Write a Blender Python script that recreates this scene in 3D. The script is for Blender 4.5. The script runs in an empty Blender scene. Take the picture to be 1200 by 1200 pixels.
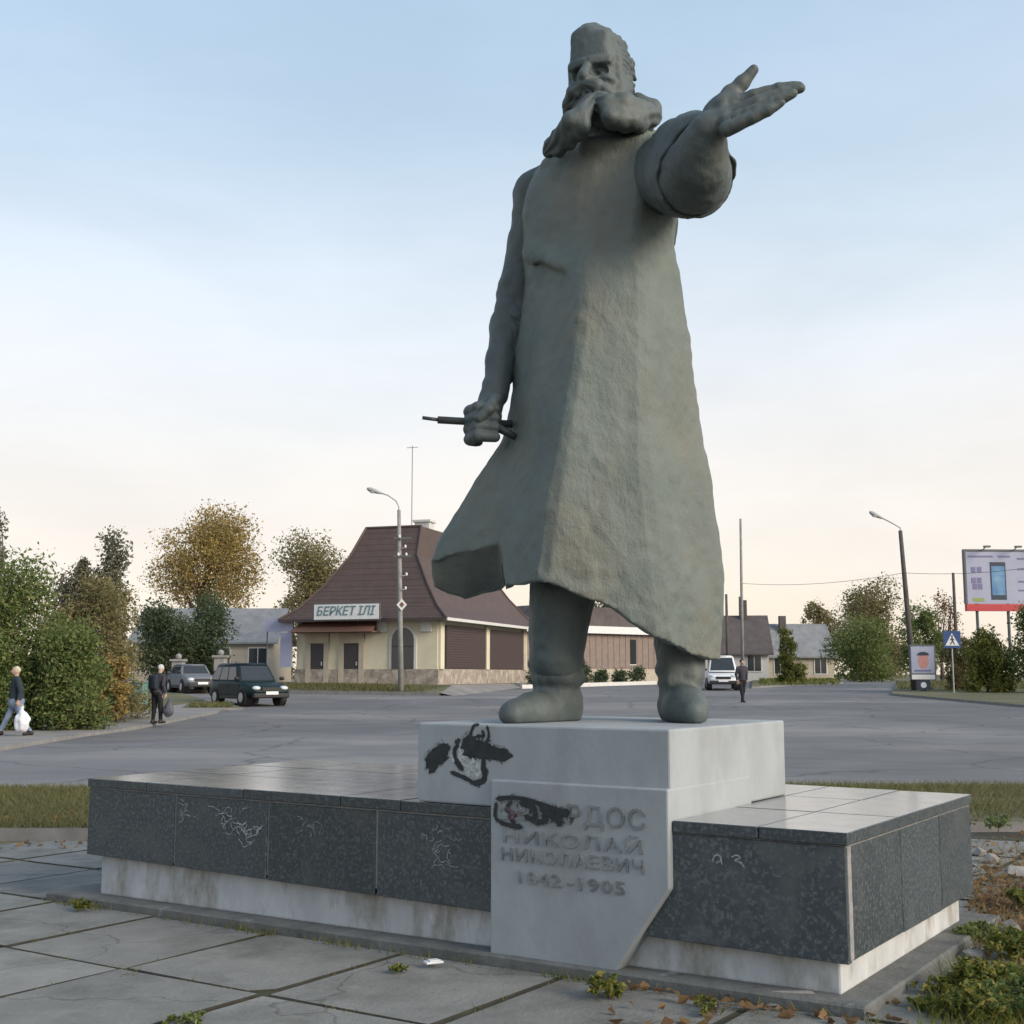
import bpy, bmesh, math, random
import numpy as np
from mathutils import Vector, Matrix
R = math.radians
random.seed(7); rng = np.random.default_rng(11)
scene = bpy.context.scene
col = scene.collection

# ------------------------------------------------------------------ camera
FPX, PITCH, EYE = 1452.63, 0.1301, 1.55          # focal length in photo pixels (1200 wide), tilt up, eye height
cam_d = bpy.data.cameras.new('camera'); cam = bpy.data.objects.new('camera', cam_d); col.objects.link(cam)
cam.location = (0, 0, EYE); cam.rotation_euler = (math.pi/2 + PITCH, 0, 0)
cam_d.sensor_width = 36; cam_d.sensor_fit = 'HORIZONTAL'; cam_d.lens = 36*FPX/1200
cam_d.clip_start = 0.05; cam_d.clip_end = 4000
scene.camera = cam
# ------------------------------------------------------------------ world, sun, exposure
SUN_AZ, SUN_EL = R(124), R(24)                     # azimuth clockwise from +Y, the right hand side of the picture
world = bpy.data.worlds.new('World'); scene.world = world; world.use_nodes = True
wn = world.node_tree; wn.nodes.clear()
w_out = wn.nodes.new('ShaderNodeOutputWorld'); w_bg = wn.nodes.new('ShaderNodeBackground')
sky = wn.nodes.new('ShaderNodeTexSky'); sky.sky_type = 'NISHITA'; sky.sun_disc = False
sky.sun_elevation = SUN_EL; sky.sun_rotation = SUN_AZ
sky.air_density = 1.0; sky.dust_density = 2.6; sky.ozone_density = 1.6; sky.altitude = 150
w_bg.inputs['Strength'].default_value = 0.115
# thin high haze veil, the same all round: pale near the horizon, faint wisps higher up
tc = wn.nodes.new('ShaderNodeTexCoord'); sep = wn.nodes.new('ShaderNodeSeparateXYZ'); wn.links.new(tc.outputs['Generated'], sep.inputs[0])
mp = wn.nodes.new('ShaderNodeMapping'); mp.inputs['Scale'].default_value = (1.3, 1.3, 4.2); wn.links.new(tc.outputs['Generated'], mp.inputs[0])
nz = wn.nodes.new('ShaderNodeTexNoise'); nz.inputs['Scale'].default_value = 1.6; nz.inputs['Detail'].default_value = 5; nz.inputs['Roughness'].default_value = .5
wn.links.new(mp.outputs[0], nz.inputs['Vector'])
veil = wn.nodes.new('ShaderNodeValToRGB'); e = veil.color_ramp.elements
e[0].position = 0.0; e[0].color = (.96, .96, .96, 1); e[1].position = 1.0; e[1].color = (.55, .55, .55, 1)
for pos, v in ((.17, .92), (.30, .86), (.55, .72)):
    n_ = e.new(pos); n_.color = (v, v, v, 1)
wn.links.new(sep.outputs['Z'], veil.inputs[0])
wob = wn.nodes.new('ShaderNodeMath'); wob.operation = 'MULTIPLY_ADD'; wob.inputs[1].default_value = .5; wob.inputs[2].default_value = .75
wn.links.new(nz.outputs['Fac'], wob.inputs[0])
vm = wn.nodes.new('ShaderNodeMath'); vm.operation = 'MULTIPLY'; vm.use_clamp = True
wn.links.new(veil.outputs[0], vm.inputs[0]); wn.links.new(wob.outputs[0], vm.inputs[1])
hue = wn.nodes.new('ShaderNodeValToRGB'); e = hue.color_ramp.elements
e[0].position = 0; e[0].color = (3.05, 2.66, 2.22, 1); e[1].position = .62; e[1].color = (1.46, 1.94, 2.36, 1)
for pos, c in ((.06, (2.98, 2.70, 2.40)), (.15, (2.86, 2.70, 2.54)), (.25, (2.58, 2.68, 2.76)), (.34, (2.05, 2.32, 2.54)), (.45, (1.62, 2.06, 2.42))): n_ = e.new(pos); n_.color = (*c, 1)
zw = wn.nodes.new('ShaderNodeMath'); zw.operation = 'MULTIPLY_ADD'; zw.inputs[1].default_value = .34; wn.links.new(nz.outputs['Fac'], zw.inputs[0])
zo = wn.nodes.new('ShaderNodeMath'); zo.operation = 'SUBTRACT'; zo.inputs[1].default_value = .185; wn.links.new(sep.outputs['Z'], zo.inputs[0]); wn.links.new(zo.outputs[0], zw.inputs[2])
wn.links.new(zw.outputs[0], hue.inputs[0])
mixs = wn.nodes.new('ShaderNodeMixRGB')
nz2 = wn.nodes.new('ShaderNodeTexNoise'); nz2.inputs['Scale'].default_value = 2.3; nz2.inputs['Detail'].default_value = 7; nz2.inputs['Roughness'].default_value = .58; nz2.inputs['Distortion'].default_value = .4; wn.links.new(mp.outputs[0], nz2.inputs['Vector'])
wm = wn.nodes.new('ShaderNodeMapRange'); wm.inputs[1].default_value = .30; wm.inputs[2].default_value = .72; wm.inputs[3].default_value = .95; wm.inputs[4].default_value = 1.06; wn.links.new(nz2.outputs['Fac'], wm.inputs[0])
wsc = wn.nodes.new('ShaderNodeVectorMath'); wsc.operation = 'SCALE'; wn.links.new(hue.outputs[0], wsc.inputs[0]); wn.links.new(wm.outputs[0], wsc.inputs['Scale'])
wn.links.new(vm.outputs[0], mixs.inputs[0]); wn.links.new(sky.outputs[0], mixs.inputs[1]); wn.links.new(wsc.outputs[0], mixs.inputs[2])
wn.links.new(mixs.outputs[0], w_bg.inputs['Color']); wn.links.new(w_bg.outputs[0], w_out.inputs['Surface'])
sun_d = bpy.data.lights.new('sun', 'SUN'); sun = bpy.data.objects.new('sun', sun_d); col.objects.link(sun)
sun_d.energy = 1.25; sun_d.angle = R(28); sun_d.color = (1, .86, .70)
sd = Vector((math.sin(SUN_AZ)*math.cos(SUN_EL), math.cos(SUN_AZ)*math.cos(SUN_EL), math.sin(SUN_EL)))
sun.rotation_euler = sd.to_track_quat('Z', 'Y').to_euler()
vs = scene.view_settings; vs.view_transform = 'Standard'; vs.look = 'None'; vs.gamma = 1; vs.use_curve_mapping = False
vs.exposure = 1.56

# ------------------------------------------------------------------ photo measurements -> places
CF, SF = math.cos(PITCH), math.sin(PITCH)
def ray(px, py):
    a, b = (px-600)/FPX, -(py-600)/FPX
    return np.array([a, CF - b*SF, SF + b*CF])
def on_z(px, py, z):
    d = ray(px, py); t = (z-EYE)/d[2]; return np.array([0, 0, EYE]) + d*t
def on_y(px, py, y):
    d = ray(px, py); return np.array([0, 0, EYE]) + d*(y/d[1])
def tz(y):                                        # height of the ground: level, then a gentle rise beyond the crossing
    return 0.0 if y < 35 else min(.02*(y-35), 1.0)
def G(px, py, lift=0.0):                          # the spot of ground seen at a photo pixel
    d = ray(px, py); t = 1.0
    for _ in range(80000):
        y = d[1]*t; z = EYE + d[2]*t
        if z <= tz(y)+lift: break
        t += .02 + t*.0004
    return Vector((d[0]*t, y, tz(y)+lift))

# ------------------------------------------------------------------ mesh helpers
class MB:
    def __init__(s): s.v = []; s.f = []; s.m = []; s.cur = 0
    def add(s, verts, faces, M=None):
        b = len(s.v)
        for p in verts: s.v.append(tuple(M @ Vector(p)) if M is not None else tuple(p))
        for f in faces: s.f.append([b+i for i in f]); s.m.append(s.cur)
        return s
    def box(s, lo, hi, M=None, taper=0.0):
        x0, y0, z0 = lo; x1, y1, z1 = hi; t = taper
        v = [(x0,y0,z0),(x1,y0,z0),(x1,y1,z0),(x0,y1,z0),(x0+t,y0+t,z1),(x1-t,y0+t,z1),(x1-t,y1-t,z1),(x0+t,y1-t,z1)]
        return s.add(v, [(3,2,1,0),(4,5,6,7),(0,1,5,4),(1,2,6,5),(2,3,7,6),(3,0,4,7)], M)
    def prism(s, poly, a, b, M=None):             # poly of (x,z), swept along y from a to b
        n = len(poly); v = [(x,a,z) for x,z in poly]+[(x,b,z) for x,z in poly]
        f = [list(range(n)), list(range(2*n-1,n-1,-1))]+[(i,i+n,(i+1)%n+n,(i+1)%n) for i in range(n)]
        return s.add(v, f, M)
    def slab(s, poly, z0, z1, M=None):            # poly of (x,y) extruded in z
        n = len(poly); v = [(x,y,z0) for x,y in poly]+[(x,y,z1) for x,y in poly]
        f = [list(range(n-1,-1,-1)), list(range(n,2*n))]+[(i,(i+1)%n,(i+1)%n+n,i+n) for i in range(n)]
        return s.add(v, f, M)
    def tube(s, pts, rad, n=8, caps=True):
        pts = [Vector(p) for p in pts]; rings = []
        rad = rad if hasattr(rad, '__len__') else [rad]*len(pts)
        for i, p in enumerate(pts):
            d = (pts[min(i+1,len(pts)-1)]-pts[max(i-1,0)]).normalized()
            u = d.cross(Vector((0,0,1)) if abs(d.z) < .9 else Vector((1,0,0))).normalized(); w = d.cross(u)
            rings.append([p+(u*math.cos(2*math.pi*k/n)+w*math.sin(2*math.pi*k/n))*rad[i] for k in range(n)])
        v = [q for r in rings for q in r]; f = []
        for i in range(len(pts)-1):
            for k in range(n): f.append((i*n+k, i*n+(k+1)%n, (i+1)*n+(k+1)%n, (i+1)*n+k))
        if caps: f.append(list(range(n-1,-1,-1))); f.append([(len(pts)-1)*n+k for k in range(n)])
        return s.add(v, f)
    def ball(s, c, r, n=8, M=None):
        r = r if hasattr(r, '__len__') else (r,r,r); v = []; f = []
        for i in range(n+1):
            th = math.pi*i/n
            for k in range(2*n):
                ph = math.pi*k/n; v.append((c[0]+r[0]*math.sin(th)*math.cos(ph), c[1]+r[1]*math.sin(th)*math.sin(ph), c[2]+r[2]*math.cos(th)))
        for i in range(n):
            for k in range(2*n): f.append((i*2*n+k, (i+1)*2*n+k, (i+1)*2*n+(k+1)%(2*n), i*2*n+(k+1)%(2*n)))
        return s.add(v, f, M)
    def build(s, name, mats, parent=None, smooth=False, bevel=0.0, seg=1, loc=None):
        me = bpy.data.meshes.new(name); me.from_pydata(s.v, [], s.f)
        mats = mats if isinstance(mats, (list, tuple)) else [mats]
        for m in mats: me.materials.append(m)
        if len(mats) > 1: me.polygons.foreach_set('material_index', s.m)
        bm = bmesh.new(); bm.from_mesh(me); bmesh.ops.recalc_face_normals(bm, faces=bm.faces)
        if bevel:
            es = [e for e in bm.edges if len(e.link_faces) == 2 and e.calc_face_angle(0) > .5]
            bmesh.ops.bevel(bm, geom=es, offset=bevel, segments=seg, affect='EDGES', profile=.5)
        bm.to_mesh(me); bm.free()
        if smooth: me.polygons.foreach_set('use_smooth', [True]*len(me.polygons))
        o = bpy.data.objects.new(name, me); col.objects.link(o)
        if loc is not None: o.location = loc
        if parent is not None: o.parent = parent
        return o
def np_mesh(name, V, F, mats, parent=None, smooth=True, midx=None):      # quads (n,4) or triangles (n,3) straight from arrays
    me = bpy.data.meshes.new(name); V = np.ascontiguousarray(V, np.float32); F = np.ascontiguousarray(F, np.int32)
    k = F.shape[1]; me.vertices.add(len(V)); me.vertices.foreach_set('co', V.ravel())
    me.loops.add(F.size); me.loops.foreach_set('vertex_index', F.ravel())
    me.polygons.add(len(F)); me.polygons.foreach_set('loop_start', np.arange(0, F.size, k, dtype=np.int32))
    try: me.polygons.foreach_set('loop_total', np.full(len(F), k, np.int32))
    except Exception: pass
    for m in (mats if isinstance(mats, (list, tuple)) else [mats]): me.materials.append(m)
    if midx is not None: me.polygons.foreach_set('material_index', np.asarray(midx, np.int32))
    me.polygons.foreach_set('use_smooth', np.full(len(F), smooth))
    me.update(calc_edges=True)
    o = bpy.data.objects.new(name, me); col.objects.link(o)
    if parent is not None: o.parent = parent
    return o
def tag(o, label=None, cat=None, group=None, kind=None):
    if label: o['label'] = label
    if cat: o['category'] = cat
    if group: o['group'] = group
    if kind: o['kind'] = kind
    return o
def thing(name, label, cat, loc=(0,0,0), rz=0.0, group=None):
    o = bpy.data.objects.new(name, None); col.objects.link(o); o.location = loc; o.rotation_euler = (0, 0, rz)
    return tag(o, label, cat, group)
def copy_tree(o, parent=None):
    c = o.copy(); col.objects.link(c); c.parent = parent
    for ch in list(o.children): copy_tree(ch, c)
    return c
def text_mesh(body, size, depth, shear=0.0, spacing=1.0, width=None):
    cu = bpy.data.curves.new('t', 'FONT'); cu.body = body; cu.size = size; cu.extrude = depth; cu.shear = shear
    cu.align_x = 'CENTER'; cu.align_y = 'CENTER'; cu.space_character = spacing; cu.offset = size*.012; cu.resolution_u = 3
    ob = bpy.data.objects.new('t', cu); col.objects.link(ob)
    dg = bpy.context.evaluated_depsgraph_get(); dg.update()
    me = bpy.data.meshes.new_from_object(ob.evaluated_get(dg)); bpy.data.objects.remove(ob); bpy.data.curves.remove(cu)
    if width:
        xs = [v.co.x for v in me.vertices]; k = width/(max(xs)-min(xs)); c = (max(xs)+min(xs))/2
        for v in me.vertices: v.co.x = (v.co.x-c)*k
    return me
def put_text(name, me, mat, M, parent=None):
    me.materials.clear(); me.materials.append(mat); me.transform(M)
    o = bpy.data.objects.new(name, me); col.objects.link(o); o.parent = parent
    return o

# ------------------------------------------------------------------ materials
def mat(name, c1, c2=None, rough=.8, scale=4.0, detail=6, spec=.4, bump=0.0, bscale=None, c3=None, s3=.6, f3=(.55,.7), stretch=None, metal=0.0, ramp=(.35,.68), coat=0.0, bdist=.02, rvar=0.0, perobj=None):
    m = bpy.data.materials.new(name); m.use_nodes = True; nt = m.node_tree; b = nt.nodes['Principled BSDF']
    b.inputs['Roughness'].default_value = rough; b.inputs['Specular IOR Level'].default_value = spec; b.inputs['Metallic'].default_value = metal
    if coat: b.inputs['Coat Weight'].default_value = coat; b.inputs['Coat Roughness'].default_value = .08
    tcn = nt.nodes.new('ShaderNodeTexCoord'); src = tcn.outputs['Object']
    if stretch:
        mpn = nt.nodes.new('ShaderNodeMapping'); mpn.inputs['Scale'].default_value = stretch; nt.links.new(src, mpn.inputs[0]); src = mpn.outputs[0]
    if perobj:
        oi = nt.nodes.new('ShaderNodeObjectInfo'); ad = nt.nodes.new('ShaderNodeVectorMath'); ad.operation = 'MULTIPLY_ADD'; cb = nt.nodes.new('ShaderNodeCombineXYZ')
        for q_ in range(3): nt.links.new(oi.outputs['Random'], cb.inputs[q_])
        ad.inputs[1].default_value = (37,53,11); nt.links.new(cb.outputs[0], ad.inputs[0]); nt.links.new(src, ad.inputs[2]); src = ad.outputs[0]
    def noise(sc, det=detail, ro=.6):
        n = nt.nodes.new('ShaderNodeTexNoise'); n.inputs['Scale'].default_value = sc; n.inputs['Detail'].default_value = det; n.inputs['Roughness'].default_value = ro
        nt.links.new(src, n.inputs['Vector']); return n
    def rampn(n, a, b_):
        r = nt.nodes.new('ShaderNodeMapRange'); r.inputs[1].default_value = a; r.inputs[2].default_value = b_; r.clamp = True
        nt.links.new(n.outputs['Fac'], r.inputs[0]); return r
    c2 = c2 or tuple(x*.75 for x in c1)
    n1 = noise(scale); r1 = rampn(n1, *ramp)
    mx = nt.nodes.new('ShaderNodeMixRGB'); mx.inputs[1].default_value = (*c1,1); mx.inputs[2].default_value = (*c2,1)
    nt.links.new(r1.outputs[0], mx.inputs[0]); out = mx.outputs[0]
    if c3:
        n3 = noise(s3, 5, .65); r3 = rampn(n3, *f3); m3 = nt.nodes.new('ShaderNodeMixRGB'); m3.inputs[2].default_value = (*c3,1)
        nt.links.new(r3.outputs[0], m3.inputs[0]); nt.links.new(out, m3.inputs[1]); out = m3.outputs[0]
    if perobj:
        pm = nt.nodes.new('ShaderNodeMapRange'); pm.inputs[3].default_value = perobj[0]; pm.inputs[4].default_value = perobj[1]; nt.links.new(oi.outputs['Random'], pm.inputs[0])
        ps_ = nt.nodes.new('ShaderNodeVectorMath'); ps_.operation = 'SCALE'; nt.links.new(out, ps_.inputs[0]); nt.links.new(pm.outputs[0], ps_.inputs['Scale']); out = ps_.outputs[0]
    nt.links.new(out, b.inputs['Base Color'])
    if rvar:
        rr = nt.nodes.new('ShaderNodeMapRange'); rr.inputs[3].default_value = max(.02, rough-rvar); rr.inputs[4].default_value = rough+rvar
        n5 = noise(scale*.7, 4); nt.links.new(n5.outputs['Fac'], rr.inputs[0]); nt.links.new(rr.outputs[0], b.inputs['Roughness'])
    if bump:
        nb = noise(bscale or scale*3, 8, .65); bp = nt.nodes.new('ShaderNodeBump'); bp.inputs['Strength'].default_value = bump; bp.inputs['Distance'].default_value = bdist
        nt.links.new(nb.outputs['Fac'], bp.inputs['Height']); nt.links.new(bp.outputs[0], b.inputs['Normal'])
    return m
def leaf_mat(name, cols, trans=.45, rough=.6):
    m = bpy.data.materials.new(name); m.use_nodes = True; nt = m.node_tree; b = nt.nodes['Principled BSDF']
    geo = nt.nodes.new('ShaderNodeNewGeometry'); rp = nt.nodes.new('ShaderNodeValToRGB'); e = rp.color_ramp.elements
    e[0].position = 0; e[0].color = (*cols[0],1); e[1].position = 1; e[1].color = (*cols[-1],1)
    for i, c in enumerate(cols[1:-1]): e.new((i+1)/(len(cols)-1)).color = (*c,1)
    nt.links.new(geo.outputs['Random Per Island'], rp.inputs[0]); nt.links.new(rp.outputs[0], b.inputs['Base Color'])
    b.inputs['Roughness'].default_value = rough; b.inputs['Specular IOR Level'].default_value = .25
    tr = nt.nodes.new('ShaderNodeBsdfTranslucent'); nt.links.new(rp.outputs[0], tr.inputs['Color'])
    ms = nt.nodes.new('ShaderNodeMixShader'); ms.inputs[0].default_value = trans
    nt.links.new(b.outputs[0], ms.inputs[1]); nt.links.new(tr.outputs[0], ms.inputs[2])
    nt.links.new(ms.outputs[0], nt.nodes['Material Output'].inputs['Surface'])
    return m
def plain(name, c, rough=.6, spec=.4, metal=0.0, coat=0.0):
    return mat(name, c, tuple(x*.86 for x in c), rough=rough, spec=spec, metal=metal, scale=6, coat=coat)
M = {}
M['bronze'] = mat('weathered_coat', (.143,.169,.156), (.112,.137,.129), rough=.66, spec=.35, scale=3.0, bump=.55, bscale=38, c3=(.148,.150,.126), s3=1.4, f3=(.46,.68), bdist=.02, rvar=.1, stretch=(1,1,.65))
M['bronze_skin'] = mat('dark_bronze', (.084,.104,.105), (.054,.070,.073), rough=.60, spec=.38, scale=3.0, bump=.5, bscale=26, c3=(.112,.125,.112), s3=1.6, f3=(.52,.74), bdist=.015, rvar=.12, stretch=(1,1,.5))
M['bronze_dark'] = mat('dark_metal', (.06,.065,.065), (.04,.045,.045), rough=.5, scale=8)
M['granite'] = mat('dark_granite', (.036,.048,.056), (.092,.108,.115), rough=.36, spec=.5, scale=48, c3=(.068,.078,.080), s3=4.2, f3=(.50,.72), ramp=(.50,.64), perobj=(.85,1.2), bump=.1, bscale=40, rvar=.12)
M['granite_top'] = mat('polished_granite', (.27,.27,.265), (.19,.19,.19), rough=.16, spec=.6, scale=9, c3=(.27,.26,.245), s3=2.2, f3=(.5,.7), bump=.12, bscale=5, bdist=.01, rvar=.07)
M['joint'] = mat('mortar', (.28,.28,.27), (.18,.18,.18), rough=.9, scale=12)
M['whitewash'] = mat('flaking_whitewash', (.50,.52,.53), (.37,.385,.40), rough=.88, scale=5, c3=(.26,.25,.22), s3=3.0, f3=(.50,.64), bump=.5, bscale=22, bdist=.012, stretch=(1,1,.45))
M['pedestal'] = mat('painted_concrete', (.315,.345,.365), (.27,.295,.315), rough=.8, scale=3, c3=(.215,.225,.225), s3=1.7, f3=(.50,.78), bump=.25, bscale=30, bdist=.008, stretch=(1,1,.6))
M['foundation'] = mat('old_concrete', (.15,.155,.15), (.095,.10,.095), rough=.95, scale=5, c3=(.27,.275,.28), s3=2.4, f3=(.6,.68), bump=.6, bscale=25)
M['slab'] = mat('paving_concrete', (.245,.246,.232), (.185,.187,.177), rough=.95, spec=.2, scale=3.0, c3=(.130,.134,.118), s3=1.4, f3=(.48,.70), bump=.7, bscale=34, bdist=.014, perobj=(.84,1.12))
nt = M['slab'].node_tree; bs = nt.nodes['Principled BSDF']; lk = bs.inputs['Base Color'].links[0].from_socket
tcn = nt.nodes.new('ShaderNodeNewGeometry'); vo = nt.nodes.new('ShaderNodeTexVoronoi'); vo.feature = 'DISTANCE_TO_EDGE'; vo.inputs['Scale'].default_value = .55
nzc = nt.nodes.new('ShaderNodeTexNoise'); nzc.inputs['Scale'].default_value = 2.2; nzc.inputs['Detail'].default_value = 6; nt.links.new(tcn.outputs['Position'], nzc.inputs['Vector'])
mxv = nt.nodes.new('ShaderNodeMixRGB'); mxv.blend_type = 'ADD'; mxv.inputs[0].default_value = .5; nt.links.new(tcn.outputs['Position'], mxv.inputs[1]); nt.links.new(nzc.outputs['Color'], mxv.inputs[2]); nt.links.new(mxv.outputs[0], vo.inputs['Vector'])
mr = nt.nodes.new('ShaderNodeMapRange'); mr.inputs[1].default_value = .002; mr.inputs[2].default_value = .006; mr.inputs[3].default_value = .45; mr.inputs[4].default_value = 0; nt.links.new(vo.outputs['Distance'], mr.inputs[0])
mk = nt.nodes.new('ShaderNodeMixRGB'); mk.inputs[2].default_value = (.05,.05,.045,1); nt.links.new(mr.outputs[0], mk.inputs[0]); nt.links.new(lk, mk.inputs[1]); nt.links.new(mk.outputs[0], bs.inputs['Base Color'])
M['soil'] = mat('soil', (.045,.042,.034), (.026,.025,.020), rough=1, scale=9, c3=(.055,.06,.03), s3=2.5, f3=(.5,.65), bump=.8, bscale=30)
M['asphalt'] = mat('asphalt', (.150,.150,.154), (.116,.116,.121), rough=.86, scale=.35, c3=(.205,.197,.190), s3=.10, f3=(.46,.64), bump=.35, bscale=40, bdist=.01, stretch=(1,1.6,1))
nt = M['asphalt'].node_tree; bs = nt.nodes['Principled BSDF']; lk = bs.inputs['Base Color'].links[0].from_socket        # cracks and patched areas
tcn = nt.nodes.new('ShaderNodeTexCoord'); vo = nt.nodes.new('ShaderNodeTexVoronoi'); vo.feature = 'DISTANCE_TO_EDGE'; vo.inputs['Scale'].default_value = .22
nzc = nt.nodes.new('ShaderNodeTexNoise'); nzc.inputs['Scale'].default_value = .9; nzc.inputs['Detail'].default_value = 6
mxv = nt.nodes.new('ShaderNodeMixRGB'); mxv.blend_type = 'ADD'; mxv.inputs[0].default_value = 1.6; nt.links.new(tcn.outputs['Object'], mxv.inputs[1]); nt.links.new(tcn.outputs['Object'], nzc.inputs['Vector']); nt.links.new(nzc.outputs['Color'], mxv.inputs[2]); nt.links.new(mxv.outputs[0], vo.inputs['Vector'])
mr = nt.nodes.new('ShaderNodeMapRange'); mr.inputs[1].default_value = .004; mr.inputs[2].default_value = .016; mr.inputs[3].default_value = .55; mr.inputs[4].default_value = 0; nt.links.new(vo.outputs['Distance'], mr.inputs[0])
mk = nt.nodes.new('ShaderNodeMixRGB'); mk.inputs[2].default_value = (.05,.05,.05,1); nt.links.new(mr.outputs[0], mk.inputs[0]); nt.links.new(lk, mk.inputs[1])
v2 = nt.nodes.new('ShaderNodeTexVoronoi'); v2.inputs['Scale'].default_value = .085; nt.links.new(mxv.outputs[0], v2.inputs['Vector'])
sp = nt.nodes.new('ShaderNodeSeparateColor'); nt.links.new(v2.outputs['Color'], sp.inputs[0])
m2 = nt.nodes.new('ShaderNodeMapRange'); m2.inputs[1].default_value = 0; m2.inputs[2].default_value = 1; m2.inputs[3].default_value = .78; m2.inputs[4].default_value = 1.12; nt.links.new(sp.outputs[0], m2.inputs[0])
vmul = nt.nodes.new('ShaderNodeVectorMath'); vmul.operation = 'SCALE'; nt.links.new(mk.outputs[0], vmul.inputs[0]); nt.links.new(m2.outputs[0], vmul.inputs['Scale']); nt.links.new(vmul.outputs[0], bs.inputs['Base Color'])
M['ground'] = mat('dry_grass_ground', (.12,.115,.065), (.08,.09,.042), rough=1, scale=.8, c3=(.18,.155,.105), s3=.3, f3=(.5,.7), bump=.8, bscale=8, bdist=.05)
M['kerb'] = mat('kerb_stone', (.22,.215,.21), (.15,.15,.145), rough=.9, scale=3, bump=.3)
M['sidewalk'] = mat('sidewalk', (.24,.23,.22), (.18,.175,.17), rough=.95, scale=.9, c3=(.14,.14,.13), s3=.5, f3=(.55,.7), bump=.4, bscale=20)
M['white_kerb'] = plain('white_kerb', (.6,.6,.58), .8)
def spray(name, c1, c2, lo, hi, sc=38):
    m = mat(name, c1, c2, rough=.65, scale=20); nt = m.node_tree; b = nt.nodes['Principled BSDF']
    n = nt.nodes.new('ShaderNodeTexNoise'); n.inputs['Scale'].default_value = sc; n.inputs['Detail'].default_value = 7; n.inputs['Roughness'].default_value = .7
    t = nt.nodes.new('ShaderNodeTexCoord'); nt.links.new(t.outputs['Object'], n.inputs['Vector'])
    r = nt.nodes.new('ShaderNodeMapRange'); r.inputs[1].default_value = lo; r.inputs[2].default_value = hi; nt.links.new(n.outputs['Fac'], r.inputs[0]); nt.links.new(r.outputs[0], b.inputs['Alpha']); return m
M['black_paint'] = spray('black_spray_paint', (.012,.018,.021), (.026,.032,.036), .22, .38)
M['black_mist'] = spray('black_overspray', (.03,.04,.045), (.045,.055,.06), .47, .75, 60)
M['grey_paint'] = spray('grey_spray_paint', (.46,.49,.49), (.34,.37,.38), .30, .50)
M['chalk'] = spray('pale_scrawl', (.34,.39,.41), (.22,.26,.28), .32, .52, 50)
M['red_paint'] = spray('faded_red_paint', (.19,.10,.12), (.12,.09,.10), .38, .62)
M['letters'] = mat('inscription_metal', (.215,.235,.245), (.135,.148,.155), rough=.7, scale=9, ramp=(.4,.6))
M['bark'] = mat('bark', (.12,.10,.08), (.07,.06,.05), rough=1, scale=8, stretch=(1,1,.3), bump=.6)
M['roof_brown'] = mat('brown_metal_tile', (.078,.052,.045), (.058,.040,.036), rough=.7, scale=2, spec=.5)
M['roof_grey'] = mat('grey_slate', (.22,.23,.24), (.15,.16,.17), rough=.9, scale=1.5)
M['roof_dark'] = mat('dark_roof', (.10,.085,.085), (.07,.06,.06), rough=.9, scale=1.5)
M['cream'] = mat('cream_render', (.58,.55,.42), (.50,.47,.36), rough=.9, scale=1.2)
M['stone_base'] = mat('rubble_stone', (.30,.26,.22), (.20,.175,.15), rough=.95, scale=5, bump=.5, bscale=6, ramp=(.45,.55), c3=(.38,.34,.29), s3=2.5, f3=(.5,.6))
M['door_dark'] = plain('dark_door', (.040,.036,.042), .5)
M['shutter'] = plain('brown_shutter', (.060,.043,.043), .5)
M['white'] = plain('white_paint', (.66,.67,.68), .6)
M['trim_pale'] = plain('pale_trim', (.55,.55,.53), .7)
M['canopy_red'] = plain('red_brown_canopy', (.16,.085,.06), .6)
M['siding'] = mat('brown_siding', (.23,.185,.16), (.18,.145,.13), rough=.85, scale=3)
M['beige'] = mat('beige_render', (.42,.38,.30), (.35,.31,.25), rough=.9, scale=2)
M['glass'] = plain('dark_glass', (.03,.035,.04), .12, spec=.6)
M['car_green'] = mat('dark_green_car_paint', (.007,.018,.022), (.009,.021,.025), rough=.5, spec=.18, scale=2)
M['car_white'] = plain('white_car_paint', (.68,.70,.72), .35, coat=.6)
M['car_silver'] = plain('silver_car_paint', (.15,.165,.19), .5)
M['car_black'] = plain('black_plastic', (.02,.02,.022), .6)
M['tyre'] = plain('tyre_rubber', (.018,.018,.019), .9)
M['rim'] = plain('alloy_rim', (.40,.41,.43), .35, metal=.6)
M['lamp_glass'] = plain('headlight_glass', (.55,.60,.62), .15, spec=.7)
M['plate'] = plain('number_plate', (.7,.72,.74), .5)
M['pole_concrete'] = mat('pole_concrete', (.27,.27,.26), (.19,.19,.185), rough=.95, scale=3)
M['pole_wood'] = mat('pole_wood', (.10,.09,.085), (.065,.06,.055), rough=1, scale=3)
M['lamp_metal'] = plain('lamp_metal', (.36,.37,.38), .5)
M['insulator'] = plain('white_insulator', (.7,.7,.68), .3)
M['sign_blue'] = plain('sign_blue', (.03,.07,.20), .5)
M['sign_letter'] = plain('teal_letters', (.12,.21,.23), .6)
M['red_trim'] = plain('red_trim', (.45,.05,.06), .5)
M['poster_pale'] = mat('poster_paper', (.34,.37,.48), (.30,.31,.43), rough=.6, scale=.6)
M['poster_blue'] = mat('poster_blue', (.06,.15,.36), (.16,.32,.45), rough=.5, scale=1.4)
M['poster_dark'] = plain('poster_dark', (.03,.045,.07), .5)
M['poster_violet'] = plain('poster_violet', (.17,.16,.30), .6)
M['poster_green'] = plain('poster_green', (.27,.31,.10), .6)
M['poster_pink'] = mat('poster_pink', (.46,.24,.22), (.38,.19,.18), rough=.6, scale=6)
M['steel_grey'] = plain('grey_steel', (.10,.11,.12), .5)
M['box_green'] = mat('green_metal', (.12,.22,.19), (.09,.17,.15), rough=.6, scale=4)
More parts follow.
